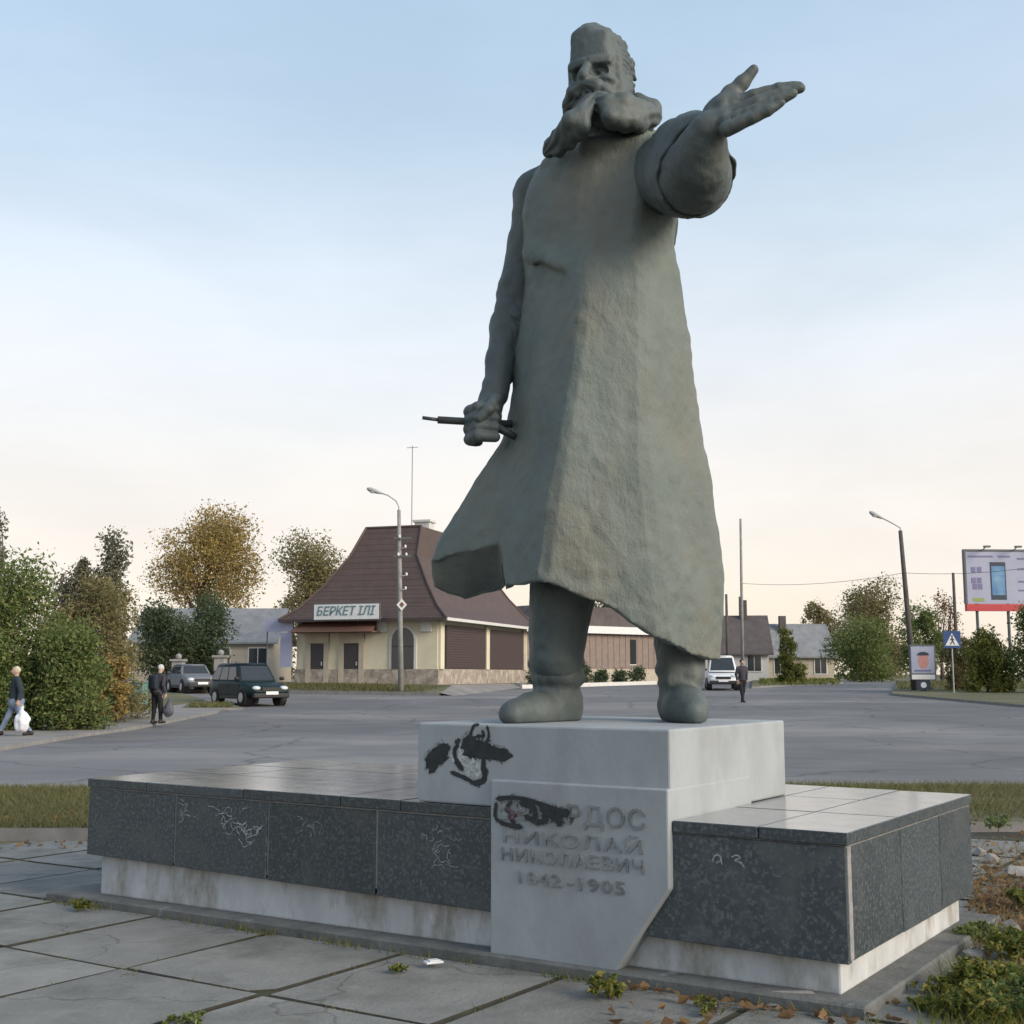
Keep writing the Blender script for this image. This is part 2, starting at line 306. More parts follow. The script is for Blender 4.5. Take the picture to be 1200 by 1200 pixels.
M['fence_metal'] = plain('fence_metal', (.10,.13,.10), .7)
M['skin'] = plain('skin', (.42,.28,.21), .6)
M['hair_grey'] = plain('grey_hair', (.50,.50,.48), .8)
M['hair_blond'] = plain('light_hair', (.48,.44,.33), .8)
M['hair_dark'] = plain('dark_hair', (.03,.025,.02), .8)
M['cloth_navy'] = mat('dark_navy_cloth', (.016,.026,.038), (.024,.034,.044), rough=.95, scale=9)
M['cloth_black'] = mat('black_cloth', (.010,.012,.016), (.016,.018,.022), rough=.95, scale=9)
M['cloth_jeans'] = mat('pale_jeans', (.20,.25,.33), (.13,.17,.25), rough=.95, scale=6)
M['cloth_charcoal'] = mat('charcoal_cloth', (.045,.045,.058), (.035,.035,.045), rough=.95, scale=9)
M['bag_white'] = mat('white_plastic_bag', (.68,.70,.74), (.58,.60,.66), rough=.5, scale=12)
M['bag_grey'] = mat('grey_bag', (.09,.10,.12), (.06,.065,.08), rough=.7, scale=12)
M['shoe'] = plain('dark_shoe', (.025,.02,.02), .6)
M['leaf_green'] = leaf_mat('green_leaves', [(.080,.125,.042),(.130,.190,.062),(.185,.225,.080),(.26,.26,.10)])
M['leaf_dark'] = leaf_mat('dark_leaves', [(.055,.088,.048),(.085,.122,.066),(.125,.150,.078)])
M['leaf_olive'] = leaf_mat('olive_leaves', [(.155,.150,.075),(.225,.20,.095),(.30,.25,.12),(.16,.165,.075)])
M['leaf_yellow'] = leaf_mat('yellow_leaves', [(.22,.18,.075),(.40,.29,.10),(.50,.36,.14),(.27,.22,.085),(.17,.16,.07)])
M['leaf_grey'] = leaf_mat('grey_green_leaves', [(.12,.13,.088),(.17,.172,.118),(.22,.20,.145)])
M['leaf_brown'] = leaf_mat('dry_leaves', [(.12,.07,.04),(.22,.14,.07),(.30,.19,.09),(.10,.055,.045)])
M['leaf_weed'] = leaf_mat('weed_leaves', [(.055,.095,.022),(.10,.135,.028),(.19,.19,.045),(.26,.23,.06),(.07,.12,.03)])
M['blade'] = leaf_mat('grass_blades', [(.095,.110,.042),(.145,.148,.060),(.225,.195,.095),(.115,.130,.050)])
M['blade_dry'] = leaf_mat('dry_blades', [(.20,.16,.08),(.28,.22,.12),(.13,.12,.05)])
M['rubble'] = mat('rubble', (.30,.29,.28), (.20,.19,.18), rough=.95, scale=8, bump=.5)

# ------------------------------------------------------------------ the setting: ground, roads, verges
def clip_y(poly, y0, y1):
    def cut(pl, keep, yb):
        o = []
        for i in range(len(pl)):
            a, b = pl[i], pl[(i+1)%len(pl)]
            if keep(a): o.append(a)
            if keep(a) != keep(b):
                t = (yb-a[1])/(b[1]-a[1]); o.append((a[0]+(b[0]-a[0])*t, yb))
        return o
    p = cut(poly, lambda q: q[1] >= y0, y0); return cut(p, lambda q: q[1] <= y1, y1) if p else p
BREAKS = [-60, 35, 85, 3000]
def sheet(name, poly, lift, m, thick=0.0, kerb_m=None, kind='structure'):     # a polygon laid on the ground, with a kerb face if thick
    mb = MB()
    for a, b in zip(BREAKS, BREAKS[1:]):
        p = clip_y(poly, a, b)
        if len(p) > 2: mb.add([(x, y, tz(y)+lift) for x, y in p], [list(range(len(p)))])
    if thick:
        mb.cur = 1
        for i in range(len(poly)):
            a, b = poly[i], poly[(i+1)%len(poly)]
            n = max(1, int(math.hypot(b[0]-a[0], b[1]-a[1])/2))
            for k in range(n):
                p = [(a[0]+(b[0]-a[0])*t, a[1]+(b[1]-a[1])*t) for t in (k/n, (k+1)/n)]
                mb.add([(p[0][0],p[0][1],tz(p[0][1])+lift),(p[1][0],p[1][1],tz(p[1][1])+lift),(p[1][0],p[1][1],tz(p[1][1])+lift-thick),(p[0][0],p[0][1],tz(p[0][1])+lift-thick)], [(0,1,2,3)])
    o = mb.build(name, [m, kerb_m or m]); tag(o, kind=kind); return o
def gp(*pts): return [tuple(G(*p)[:2]) for p in pts]
sheet('ground', [(-900,-50),(900,-50),(900,2500),(-900,2500)], -.13, M['ground'])
near_edge = [(-70, 17.6), (-6.5, 17.4), (4.2, 18.2), (9, 17.8), (70, 14)]
sheet('road', near_edge + [(90, 60), (60, 130), (-60, 130), (-90, 60)], -.004, M['asphalt'])
sheet('near_verge', [(-70,13.2),(-4.4,12.9),(8,13.6),(70,10)] + near_edge[::-1], .0, M['ground'], .30, M['kerb'])
left_walk = gp((0,880),(100,863),(200,847),(255,836),(262,829),(240,823),(150,838),(60,852),(0,858)); left_walk += [(-40, left_walk[-1][1]-6), (-40, left_walk[0][1]-9)]
sheet('sidewalk_left', left_walk, .08, M['sidewalk'], .12, M['kerb'])
ly = gp((0,858),(60,852),(150,838),(240,823),(215,815),(150,812)); ly += [(-60, ly[-1][1]+4), (-60, ly[0][1]-8)]
sheet('left_yard', ly, .10, M['ground'], .15)
sheet('grass_island', gp((212,833),(285,832),(262,825),(222,826)), .09, M['ground'], .12, M['kerb'])

# ------------------------------------------------------------------ monument base
YAW = -0.5919; ORG = Vector((1.618, 6.156, 0))
BM = Matrix.Translation(ORG) @ Matrix.Rotation(YAW, 4, 'Z')     # local: x along the front (negative = left end), y into the block
L, D, ZT, ZG, INS = 5.709, 2.35, .789, .182, .0755
base = thing('monument_base', 'low stepped monument base clad in dark granite panels under the grey statue', 'monument base', ORG, YAW)
mb = MB(); mb.box((-L-.34,-.09,-.14),(.10,D+.25,.010)); mb.v = [(x, y, z-.052*-x/L) for x, y, z in mb.v]; mb.build('foundation_slab', M['foundation'], base, bevel=.012)
mb = MB(); mb.box((-L+INS,INS,.004),(-INS,D-INS,ZG+.02)); mb.v = [(x, y, z+(-.052*-x/L if z < .1 else .062*-x/L)) for x, y, z in mb.v]; mb.build('plinth_course', M['whitewash'], base, bevel=.012, seg=2)
mb = MB(); mb.box((-L+.007,.007,ZG+.070),(-.007,D-.007,ZT-.03)); mb.build('core', M['joint'], base)
CAP = .062
def u_at(px, py):                                  # where a photo pixel meets the front plane
    d = ray(px, py); o = np.array([0,0,EYE]); n = np.array([-math.sin(YAW), math.cos(YAW), 0]); q = np.array(ORG)
    t = ((q-o)@n)/(d@n); p = o+d*t; return float((p-q)@np.array([math.cos(YAW), math.sin(YAW), 0]))
fu = [-L, u_at(205,960), u_at(314,970), u_at(441,980), -2.06]
PT = .045
def panel(x0, y0, x1, y1, z0, z1, tilt=0):
    mb = MB(); mb.box((x0,y0,z0),(x1,y1,z1)); mb.v = [(x, y, z+(.062*-x/L if z < .4 else 0)) for x, y, z in mb.v]; return mb.build('granite_panel', M['granite'], base, bevel=.004)
g = .008
for i in range(4): panel(fu[i]+(0 if i == 0 else g), 0-random.uniform(0,.004), fu[i+1]-g, PT, ZG-random.uniform(0,.006), ZT-CAP-.012)
panel(-1.10, -.002, -.006, PT, ZG-.012, ZT-CAP-.006)
su = [.05, .86, 1.62, D]
for i in range(3): panel(-PT, su[i]+g, .001, su[i+1]-g, ZG-random.uniform(0,.008), ZT-CAP-.01)
for i in range(3): panel(-L, (su[i] if i else 0.05)+g, -L+PT, su[i+1]-g, ZG, ZT-CAP-.01)
for i in range(5): panel(-L+.05+i*(L-.1)/5+g, D-PT, -L+.05+(i+1)*(L-.1)/5-g, D, ZG, ZT-CAP-.01)
mb = MB(); mb.box((-.034,.003,ZG+.006),(.004,.052,ZT-CAP-.008)); mb.build('corner_strip', M['joint'], base, bevel=.003)
cu = [-L-.012, u_at(173,915), u_at(286,925), u_at(400,935), u_at(470,940), -2.07, -.93, -.45, .012]; cv = [-.014, .80, 1.58, D+.012]
for i in range(len(cu)-1):
    for j in range(3):
        if i == 5 and j < 1: continue
        mb = MB(); mb.box((cu[i]+.003,cv[j]+.003,ZT-CAP),(cu[i+1]-.003,cv[j+1]-.003,ZT+random.uniform(-.002,.002)))
        cs0 = mb.build('capping_slab', [M['granite_top'], M['granite']], base, bevel=.004)
        for pg in cs0.data.polygons: pg.material_index = 0 if pg.normal.z > .8 else 1
# the statue's pedestal and the inscription block below it
PX0, PX1, PD, PH = -2.631, -.937, 1.605, 1.259
mb = MB(); mb.box((PX0,-.008,ZT+.003),(PX1,PD,PH)); ped = mb.build('pedestal_block', M['pedestal'], base, bevel=.012, seg=2)
B0, BZ, PR = -2.067, .950, .048
mb = MB(); cut = u_at(722,1140)
poly = [(B0, -.02), (cut, -.045), (PX1+.004, .44), (PX1+.004, BZ), (B0, BZ)]
mb.prism(poly, -PR, 1.05); insb = mb.build('inscription_block', M['pedestal'], base, bevel=.01, seg=2)
# lettering on the block
def wall_M(x, z, y=-PR): return Matrix.Translation((x, y, z)) @ Matrix.Rotation(math.pi/2, 4, 'X')
def line_pos(pxl, pyl, pxr, pyr):
    a, b = u_at(pxl,pyl), u_at(pxr,pyr); return (a+b)/2, abs(b-a)
def z_at(px, py):
    d = ray(px, py); o = np.array([0,0,EYE]); n = np.array([-math.sin(YAW), math.cos(YAW), 0]); q = np.array(ORG)
    t = ((q-o)@n)/(d@n); return float((o+d*t)[2])
for body, pl, pr_, hgt in (('БЕНАРДОС', (590,944), (762,967), 21), ('НИКОЛАЙ', (596,980), (758,992), 14.5), ('НИКОЛАЕВИЧ', (594,1001), (760,1015), 14), ('1842', (614,1027), (664,1032), 14), ('-', (670,1033), (678,1034), 9), ('1905', (684,1035), (738,1041), 14)):
    cx, wd = line_pos(*pl, *pr_); zc = (z_at(*pl)+z_at(*pr_))/2
    sz = hgt/1200*1200/ (FPX/6.9) / .70
    me = text_mesh(body, sz, .004, spacing=1.1, width=wd)
    put_text('inscription_line', me, M['letters'], wall_M(cx, zc, -PR-.004), base)
# spray paint: ribbons a few millimetres thick, lying on the stone
def stroke(mb, pts, w, y):                          # pts in photo pixels on the front plane; a wavering line with round ends
    q = [np.array((u_at(*p), z_at(*p))) for p in pts]; k = 6.9/FPX; P_ = []
    for i in range(len(q)-1):
        a, b = q[i], q[i+1]; m0 = (b-q[max(i-1,0)])/2; m1 = (q[min(i+2,len(q)-1)]-a)/2
        for t in np.linspace(0, 1, 7)[(0 if i == 0 else 1):]: P_.append((2*t**3-3*t*t+1)*a+(t**3-2*t*t+t)*m0+(-2*t**3+3*t*t)*b+(t**3-t*t)*m1)
    n = len(P_); up_, dn = [], []; s_ = random.uniform(0, .0012); r0 = w*k/2
    for i, p in enumerate(P_):
        d = P_[min(i+1,n-1)]-P_[max(i-1,0)]; d = d/(np.linalg.norm(d)+1e-9); nn = np.array((-d[1], d[0])); f = min(1, .55+.45*min(i,n-1-i))*random.uniform(.86,1.12)
        up_.append(p+nn*r0*f); dn.append(p-nn*r0*f)
    d0 = P_[0]-P_[1]; d0 /= np.linalg.norm(d0)+1e-9; d1 = P_[-1]-P_[-2]; d1 /= np.linalg.norm(d1)+1e-9
    a = P_[0]+d0*r0*.8; b = P_[-1]+d1*r0*.8; V_ = [a]+up_+[b]+dn[::-1]
    mb.add([(v[0], y-s_, v[1]) for v in V_], [(0,1,2*n+1)]+[(1+i,2+i,2*n-i,2*n+1-i) for i in range(n-1)]+[(n,n+1,n+2)])
mb = MB(); mist = MB()
for pts, w in (([(503,896),(510,886),(525,877)],13), ([(506,903),(512,892),(520,888)],10), ([(514,882),(524,874)],9), ([(513,889),(525,888)],6),
               ([(545,874),(556,866)],14), ([(548,882),(562,876),(575,881)],15), ([(555,872),(572,880),(598,885)],11), ([(572,882),(597,886)],11), ([(556,880),(566,886)],8),
               ([(538,872),(534,880),(536,893),(541,900)],4), ([(536,890),(543,902)],5), ([(530,905),(545,911),(556,917)],4), ([(556,918),(568,914),(570,900)],6), ([(567,905),(568,890),(569,884)],5),
               ([(551,866),(556,851),(562,849)],3), ([(572,851),(574,862),(570,872)],3), ([(560,862),(568,862),(566,856)],3), ([(535,870),(540,867)],4)):
    stroke(mb, pts, w*1.3, -.0105); stroke(mist, pts, w*2.0, -.0088)
mb.build('graffiti_paint', M['black_paint'], base); mist.build('graffiti_overspray', M['black_mist'], base)
mb = MB()
for pts, w in (([(541,878),(548,890),(560,905)],7), ([(556,892),(560,908)],13), ([(548,895),(554,909)],13), ([(540,884),(546,896)],9), ([(562,893),(563,906)],8), ([(543,872),(539,881)],4), ([(529,883),(533,893)],4)):
    stroke(mb, pts, w, -.0098)
mb.build('graffiti_highlight', M['grey_paint'], base)
mb = MB(); mist = MB()
for pts, w in (([(588,940),(587,955),(592,962)],4), ([(589,935),(612,934),(640,941),(668,951)],5), ([(592,962),(604,966),(618,968)],5), ([(606,938),(600,948),(612,955)],4), ([(616,940),(632,946),(634,958)],6), ([(640,944),(652,953),(664,961)],9), ([(622,955),(636,962),(648,960)],6), ([(646,948),(644,962)],6), ([(661,952),(672,951)],9), ([(603,956),(610,964)],4), ([(655,957),(663,966)],5), ([(630,940),(628,952)],4)):
    stroke(mb, pts, w*1.1, -PR-.0105); stroke(mist, pts, w*1.9, -PR-.0094)
mb.build('graffiti_paint', M['black_paint'], base); mist.build('graffiti_overspray', M['black_mist'], base)
mb = MB(); stroke(mb, [(601,946),(609,953),(603,958)], 6, -PR-.0125); stroke(mb, [(614,950),(620,956)], 5, -PR-.0125); mb.build('graffiti_tint', M['red_paint'], base)
mb = MB()
rs = random.Random(3)
def scrawl(cx, cy, w, h, n, lw):
    for _ in range(n):
        x, y = cx+rs.uniform(-w,w), cy+rs.uniform(-h,h); a = rs.uniform(0,6.28); pts = [(x,y)]
        for k in range(rs.randint(2,5)):
            a += rs.uniform(-1.3,1.3); s_ = rs.uniform(2,6); x += math.cos(a)*s_; y += math.sin(a)*s_; pts.append((x,y))
        stroke(mb, pts, rs.uniform(.6,1.0)*lw, -.0065)
scrawl(220,950,10,8,8,1.3); scrawl(283,962,26,14,22,1.6); scrawl(282,980,10,6,6,1.8); scrawl(365,965,12,10,7,.9); scrawl(515,985,16,14,12,1.1); scrawl(530,1010,14,8,5,.9)
for pts in ([(835,1010),(838,1003),(843,1002),(845,1008),(840,1011)], [(845,1003),(847,1013)], [(858,1004),(864,1002),(868,1005),(862,1008),(869,1011),(873,1016)]): stroke(mb, pts, 1.7, -.0065)
tag(mb.build('chalk_scrawl', M['chalk'], base), kind='stuff')

# ------------------------------------------------------------------ distance-field sculpting (statue and people)
class Field:
    def __init__(s, lo, hi, h):
        s.lo = np.array(lo, float); s.h = h; s.n = np.ceil((np.array(hi)-s.lo)/h).astype(int)+1
        s.d = np.full(s.n, 9.0, np.float32); s.ax = [(s.lo[i]+h*np.arange(s.n[i])).astype(np.float32) for i in range(3)]
    def sub(s, a, b):
        i0 = np.clip(np.floor((np.array(a)-s.lo)/s.h).astype(int), 0, s.n-1); i1 = np.clip(np.ceil((np.array(b)-s.lo)/s.h).astype(int)+1, 1, s.n)
        sl = tuple(slice(i0[i], i1[i]) for i in range(3))
        return sl, s.ax[0][sl[0]][:,None,None], s.ax[1][sl[1]][None,:,None], s.ax[2][sl[2]][None,None,:]
    def put(s, sl, d, k, cut=False):
        a = s.d[sl]
        if cut: d = -d; hh = np.maximum(k-np.abs(a-d), 0)/k if k else 0; s.d[sl] = np.maximum(a, d)+(hh*hh*k*.25 if k else 0)
        else: hh = np.maximum(k-np.abs(a-d), 0)/k if k else 0; s.d[sl] = np.minimum(a, d)-(hh*hh*k*.25 if k else 0)
    def cap(s, a, b, ra, rb=None, k=.03, cut=False, squash=None):     # tapered capsule
        rb = ra if rb is None else rb; a = np.array(a, float); b = np.array(b, float); m = max(ra, rb)+k+.03
        sl, X, Y, Z = s.sub(np.minimum(a,b)-m, np.maximum(a,b)+m); ab = b-a; L2 = max(ab@ab, 1e-9)
        t = np.clip(((X-a[0])*ab[0]+(Y-a[1])*ab[1]+(Z-a[2])*ab[2])/L2, 0, 1)
        d = np.sqrt((X-a[0]-t*ab[0])**2+(Y-a[1]-t*ab[1])**2+(Z-a[2]-t*ab[2])**2)-(ra+(rb-ra)*t)
        s.put(sl, d.astype(np.float32), k, cut)
    def chain(s, pts, rad, k=.03, cut=False):
        for i in range(len(pts)-1): s.cap(pts[i], pts[i+1], rad[i], rad[i+1], k, cut)
    def ell(s, c, r, B=None, k=.03, cut=False):                        # ellipsoid, B = rows of its axes
        c = np.array(c, float); r = np.array(r, float); B = np.eye(3) if B is None else np.array(B, float); m = max(r)+k+.03
        sl, X, Y, Z = s.sub(c-m, c+m); X = X-c[0]; Y = Y-c[1]; Z = Z-c[2]
        q = [B[i][0]*X+B[i][1]*Y+B[i][2]*Z for i in range(3)]
        k0 = np.sqrt((q[0]/r[0])**2+(q[1]/r[1])**2+(q[2]/r[2])**2); k1 = np.sqrt((q[0]/r[0]**2)**2+(q[1]/r[1]**2)**2+(q[2]/r[2]**2)**2)+1e-6
        s.put(sl, (k0*(k0-1)/k1).astype(np.float32), k, cut)
    def box(s, c, r, B=None, rd=.02, k=.02, cut=False):
        c = np.array(c, float); r = np.array(r, float)-rd; B = np.eye(3) if B is None else np.array(B, float); m = float(np.linalg.norm(r))+rd+k+.03
        sl, X, Y, Z = s.sub(c-m, c+m); X = X-c[0]; Y = Y-c[1]; Z = Z-c[2]
        q = [np.abs(B[i][0]*X+B[i][1]*Y+B[i][2]*Z)-r[i] for i in range(3)]
        d = np.sqrt(np.maximum(q[0],0)**2+np.maximum(q[1],0)**2+np.maximum(q[2],0)**2)+np.minimum(np.maximum(q[0],np.maximum(q[1],q[2])),0)-rd
        s.put(sl, d.astype(np.float32), k, cut)
    def groove(s, a, b, n, amp, rmax, ext=.10, twist=0.0, ph=0.0):      # ridges running along a roll of hair from a to b
        a = np.array(a, float); b = np.array(b, float); sl, X, Y, Z = s.sub(np.minimum(a,b)-rmax-ext, np.maximum(a,b)+rmax+ext)
        d = b-a; ln = np.linalg.norm(d); d = d/ln; u = np.cross(d, [0,0,1.0]); u /= np.linalg.norm(u); w = np.cross(d, u); X = X-a[0]; Y = Y-a[1]; Z = Z-a[2]
        t = X*d[0]+Y*d[1]+Z*d[2]; p = X*u[0]+Y*u[1]+Z*u[2]; q = X*w[0]+Y*w[1]+Z*w[2]; r = np.sqrt(p*p+q*q)
        wt = np.clip((rmax-r)/(.25*rmax), 0, 1)*np.clip((t+ext)/.06, 0, 1)*np.clip((ln+ext-t)/.06, 0, 1)
        s.d[sl] += (amp*wt*np.sin(n*np.arctan2(q, p)+twist*t/ln*6+ph+1.3*np.sin(t*23))).astype(np.float32)
    def noise(s, amp, sp, seed, mask=None):
        r = np.random.default_rng(seed); sp = np.array(sp, float); size = (s.n*s.h/sp).astype(int)+3; A = r.uniform(-1, 1, size).astype(np.float32)
        for ax in range(3):
            t = np.arange(s.n[ax])*s.h/sp[ax]; i = np.floor(t).astype(int); f = (t-i); f = (f*f*(3-2*f)).astype(np.float32)
            sh = [1,1,1]; sh[ax] = -1; f = f.reshape(sh); A = np.take(A, i, ax)*(1-f)+np.take(A, i+1, ax)*f
        if mask is not None: A = A*mask
        s.d += amp*A
    def mesh(s):
        D = s.d; S = D < 0; nx, ny, nz = D.shape
        cnt = np.zeros((nx-1, ny-1, nz-1), np.uint8)
        for i in (0,1):
            for j in (0,1):
                for k in (0,1): cnt += S[i:nx-1+i, j:ny-1+j, k:nz-1+k]
        mask = (cnt > 0) & (cnt < 8); C = np.argwhere(mask); idx = np.full(mask.shape, -1, np.int32); idx[mask] = np.arange(len(C))
        P = np.zeros((len(C), 3)); W = np.zeros(len(C)); off = [(i,j,k) for i in (0,1) for j in (0,1) for k in (0,1)]
        vals = {o: D[C[:,0]+o[0], C[:,1]+o[1], C[:,2]+o[2]] for o in off}
        for o in off:
            for ax in range(3):
                if o[ax]: continue
                o2 = list(o); o2[ax] = 1; a, b = vals[o], vals[tuple(o2)]; cr = (a < 0) != (b < 0)
                t = np.where(cr, a/np.where(cr, a-b, 1), 0); p = np.tile(np.array(o, float), (len(C),1)); p[:,ax] = t
                P += p*cr[:,None]; W += cr
        V = s.lo+s.h*(C+P/W[:,None]); faces = []
        for ax in range(3):
            a = [slice(1,-1)]*3; a[ax] = slice(0,-1); b = list(a); b[ax] = slice(1,None)
            sa, sb = S[tuple(a)], S[tuple(b)]; E = np.argwhere(sa != sb)
            if not len(E): continue
            fl = sa[tuple(E.T)]; E = E+1; E[:,ax] -= 1; u, v = (ax+1)%3, (ax+2)%3
            q = []
            for du, dv in ((-1,-1),(0,-1),(0,0),(-1,0)):
                c = E.copy(); c[:,u] += du; c[:,v] += dv; q.append(idx[tuple(c.T)])
            q = np.stack(q, 1); q[~fl] = q[~fl][:,::-1]; faces.append(q)
        F = np.concatenate(faces); F = F[(F >= 0).all(1)]; return V, F

# ------------------------------------------------------------------ the statue
Y0 = 7.85
def S(px, py, dy=0.0): return on_y(px, py, Y0+dy)
fw = np.array([-math.sin(-YAW), -math.cos(-YAW), 0.0]); lf = np.array([math.cos(YAW), math.sin(YAW), 0.0]); up = np.array([0,0,1.0])
statue = thing('statue', 'tall grey bronze statue of bearded man in long coat, left arm outstretched', 'statue', tuple(ORG+Vector((0,0,0))), 0)
statue.location = (.58, 7.80, PH)
def st_child(o): o.parent = statue; o.matrix_parent_inverse = Matrix.Translation(-statue.location); return o
# coat: cross sections by height, (photo x, depth) round the body
secs = [
 (160, [(672,.02),(690,-.08),(715,-.16),(742,-.20),(752,-.10),(742,.12),(712,.20),(685,.16)]),
 (176, [(640,.16),(660,-.02),(708,-.22),(752,-.32),(772,-.24),(768,.08),(720,.32),(660,.34)]),
 (196, [(620,.24),(636,.02),(700,-.27),(760,-.40),(784,-.30),(782,.08),(728,.40),(645,.44)]),
 (230, [(614,.26),(624,.02),(690,-.30),(758,-.43),(790,-.30),(788,.10),(732,.45),(642,.48)]),
 (295, [(616,.22),(626,.00),(684,-.34),(745,-.44),(785,-.16),(783,.16),(732,.46),(645,.46)]),
 (335, [(616,.20),(628,-.02),(684,-.40),(748,-.44),(794,-.10),(788,.20),(730,.48),(645,.45)]),
 (400, [(606,.18),(642,-.20),(684,-.48),(750,-.45),(804,-.06),(796,.26),(730,.52),(640,.44)]),
 (500, [(594,.16),(622,-.20),(668,-.53),(752,-.48),(818,-.05),(806,.32),(730,.56),(628,.46)]),
 (575, [(548,.20),(602,-.18),(655,-.56),(754,-.50),(832,-.03),(816,.36),(722,.60),(596,.50)]),
 (640, [(512,.22),(594,-.22),(642,-.58),(762,-.50),(841,.00),(822,.40),(712,.62),(560,.56)]),
 (700, [(508,.22),(590,-.24),(633,-.58),(772,-.48),(845,.00),(826,.40),(702,.62),(548,.56)]),
 (790, [(508,.22),(588,-.24),(628,-.55),(780,-.44),(839,.00),(820,.40),(700,.60),(548,.56)])]
zs, polys = [], []
for py, pts in secs:
    z = S(700, py, 0)[2]; zs.append(z); q = []
    for px, dy in pts:
        y = Y0+dy; dep = y*CF+(z-EYE)*SF; q.append(((px-600)/FPX*dep, y))
    polys.append(q)
zs = np.array(zs); polys = np.array(polys)
def section(z):
    zz = -z; s_ = -zs; i = int(np.clip(np.searchsorted(s_, zz)-1, 0, len(zs)-2)); t = (zz-s_[i])/(s_[i+1]-s_[i]); t = min(max(t,0),1)
    i0, i3 = max(i-1,0), min(i+2,len(zs)-1); h = s_[i+1]-s_[i]
    m1 = (polys[i+1]-polys[i0])/(s_[i+1]-s_[i0])*h; m2 = (polys[i3]-polys[i])/(s_[i3]-s_[i])*h
    p = (2*t**3-3*t*t+1)*polys[i]+(t**3-2*t*t+t)*m1+(-2*t**3+3*t*t)*polys[i+1]+(t**3-t*t)*m2
    q = []
    for a, b in zip(p, np.roll(p,-1,0)): q += [a*.93+b*.07, a*.07+b*.93]
    return np.array(q)
def poly_sd(X, Y, P):
    d = np.full(np.broadcast(X,Y).shape, 1e9, np.float32); s_ = np.ones(d.shape, np.float32)
    for a, b in zip(np.roll(P,1,0), P):
        ex, ey = (a-b); wx, wy = X-b[0], Y-b[1]; t = np.clip((wx*ex+wy*ey)/(ex*ex+ey*ey), 0, 1)
        d = np.minimum(d, (wx-ex*t)**2+(wy-ey*t)**2)
        c1 = Y >= b[1]; c2 = Y < a[1]; c3 = ex*wy > ey*wx
        fl = (c1 & c2 & c3) | (~c1 & ~c2 & ~c3); s_ = np.where(fl, -s_, s_)
    return (s_*np.sqrt(d)).astype(np.float32)
HV = .0125
zb = S(700,800)[2]
fc = Field((-.80, 6.45, zb), (1.75, 8.75, S(700,120)[2]), HV)
hem_f = [(505,646),(583,634),(587,640),(592,687),(640,687),(700,706),(760,744),(815,768),(838,772),(860,772)]       # the near hem
hem_b = [(505,684),(545,700),(588,690),(612,655),(700,668),(800,710),(860,752)]                    # the far hem
def hem(prof, X, dy):
    p = np.array([S(px, py, dy)[[0,2]] for px, py in prof]); return np.interp(X, p[:,0], p[:,1])
Xg = fc.ax[0][:,None]; Yg = fc.ax[1][None,:]
hf = hem(hem_f, fc.ax[0], -.35)[:,None]; hb = hem(hem_b, fc.ax[0], .4)[:,None]
wgt = np.clip((Yg-(Y0+.10))/.12, 0, 1); wgt = wgt*wgt*(3-2*wgt)
H = hf*(1-wgt)+hb*wgt
# the blown corner at his right is a solid, slanting end face that falls away from the viewer
xa, ya = S(588,660,-.24)[0], Y0-.24; xb, yb = S(510,660,.22)[0], Y0+.22
yfr = ya+(Xg-xa)*(yb-ya)/(xb-xa); sl_ = np.clip((Yg-yfr)/np.clip(.50*(Xg-xb)/(xa-xb)+.07, .07, .5), 0, 1)
corner = (Xg < S(590,670,-.2)[0]) & (Yg < Y0+.8)
H = np.where(corner, hf+(hb-hf)*sl_, H)
ztop, zin = zs[0], S(700,560)[2]
for k, z in enumerate(fc.ax[2]):
    if z > ztop+.1: break
    sd_ = poly_sd(Xg, Yg, section(z))-.028
    if z > ztop: sd_ = np.sqrt(np.maximum(sd_+.06,0)**2+(z-ztop)**2)-.06
    if z < zin:
        th = .095+max(0,(z-zin+.35))*.5; sd_ = np.where(corner, sd_, np.maximum(sd_, -(sd_+th))); sd_ = np.maximum(sd_, (H-z)*.8)
    fc.d[:,:,k] = sd_
# sleeves: his right one hanging, his left one raised with a heavy cuff
fr_ = Field(S(560,445,-.1)-np.array([.1,0,.0]), S(680,180,.55)+np.array([.05,.1,.1]), .011)
ra = [S(648,212,.22), S(625,226,.27), S(616,285,.28), S(606,340,.27), S(596,385,.24), S(590,424,.20)]
fr_.chain(ra, [.13,.132,.116,.126,.120,.096], k=.05); fr_.cap(S(588.5,424,.19), S(587.5,433,.18), .108, .104, k=.01); fr_.cap(S(588,437,.17), S(587,440,.17), .09, .085, k=.01)
for a, b in (((606,300),(626,316)), ((600,352),(620,366)), ((594,372),(612,380)), ((604,262),(622,250))): fr_.cap(S(*a,.13), S(*b,.12), .014, .010, k=.03, cut=True)
fr_.noise(.010, (.12,.12,.16), 15); fr_.noise(.005, (.05,.05,.05), 16)
V, F = fr_.mesh(); st_child(np_mesh('sleeve', V, F, M['bronze_skin'])); del fr_
sh = S(770,205,-.16); el = S(804,206,-.62); cuff = S(820,206,-.84)
fl_ = Field(np.array([.70,6.45,4.0]), np.array([1.80,8.30,5.60]), .011)
fl_.cap(S(742,200,-.10), sh, .20, .24, k=.06); fl_.cap(sh, el, .235, .252, k=.06); fl_.cap(el, cuff, .252, .258, k=.03)
fl_.chain([S(785,185,-.2), S(800,175,-.5), S(815,168,-.75), S(820,160,-.86)], [.17,.18,.18,.15], k=.06)
fl_.cap(S(782,262,-.05), S(786,284,.02), .07, .03, k=.08)
ax_ = cuff-sh; ax_ = ax_/np.linalg.norm(ax_)
fl_.cap(cuff+ax_*.17, cuff+ax_*.6, .33, .36, k=.03, cut=True)
fl_.cap(cuff-ax_*.06, cuff+ax_*.3, .205, .236, k=.02, cut=True)
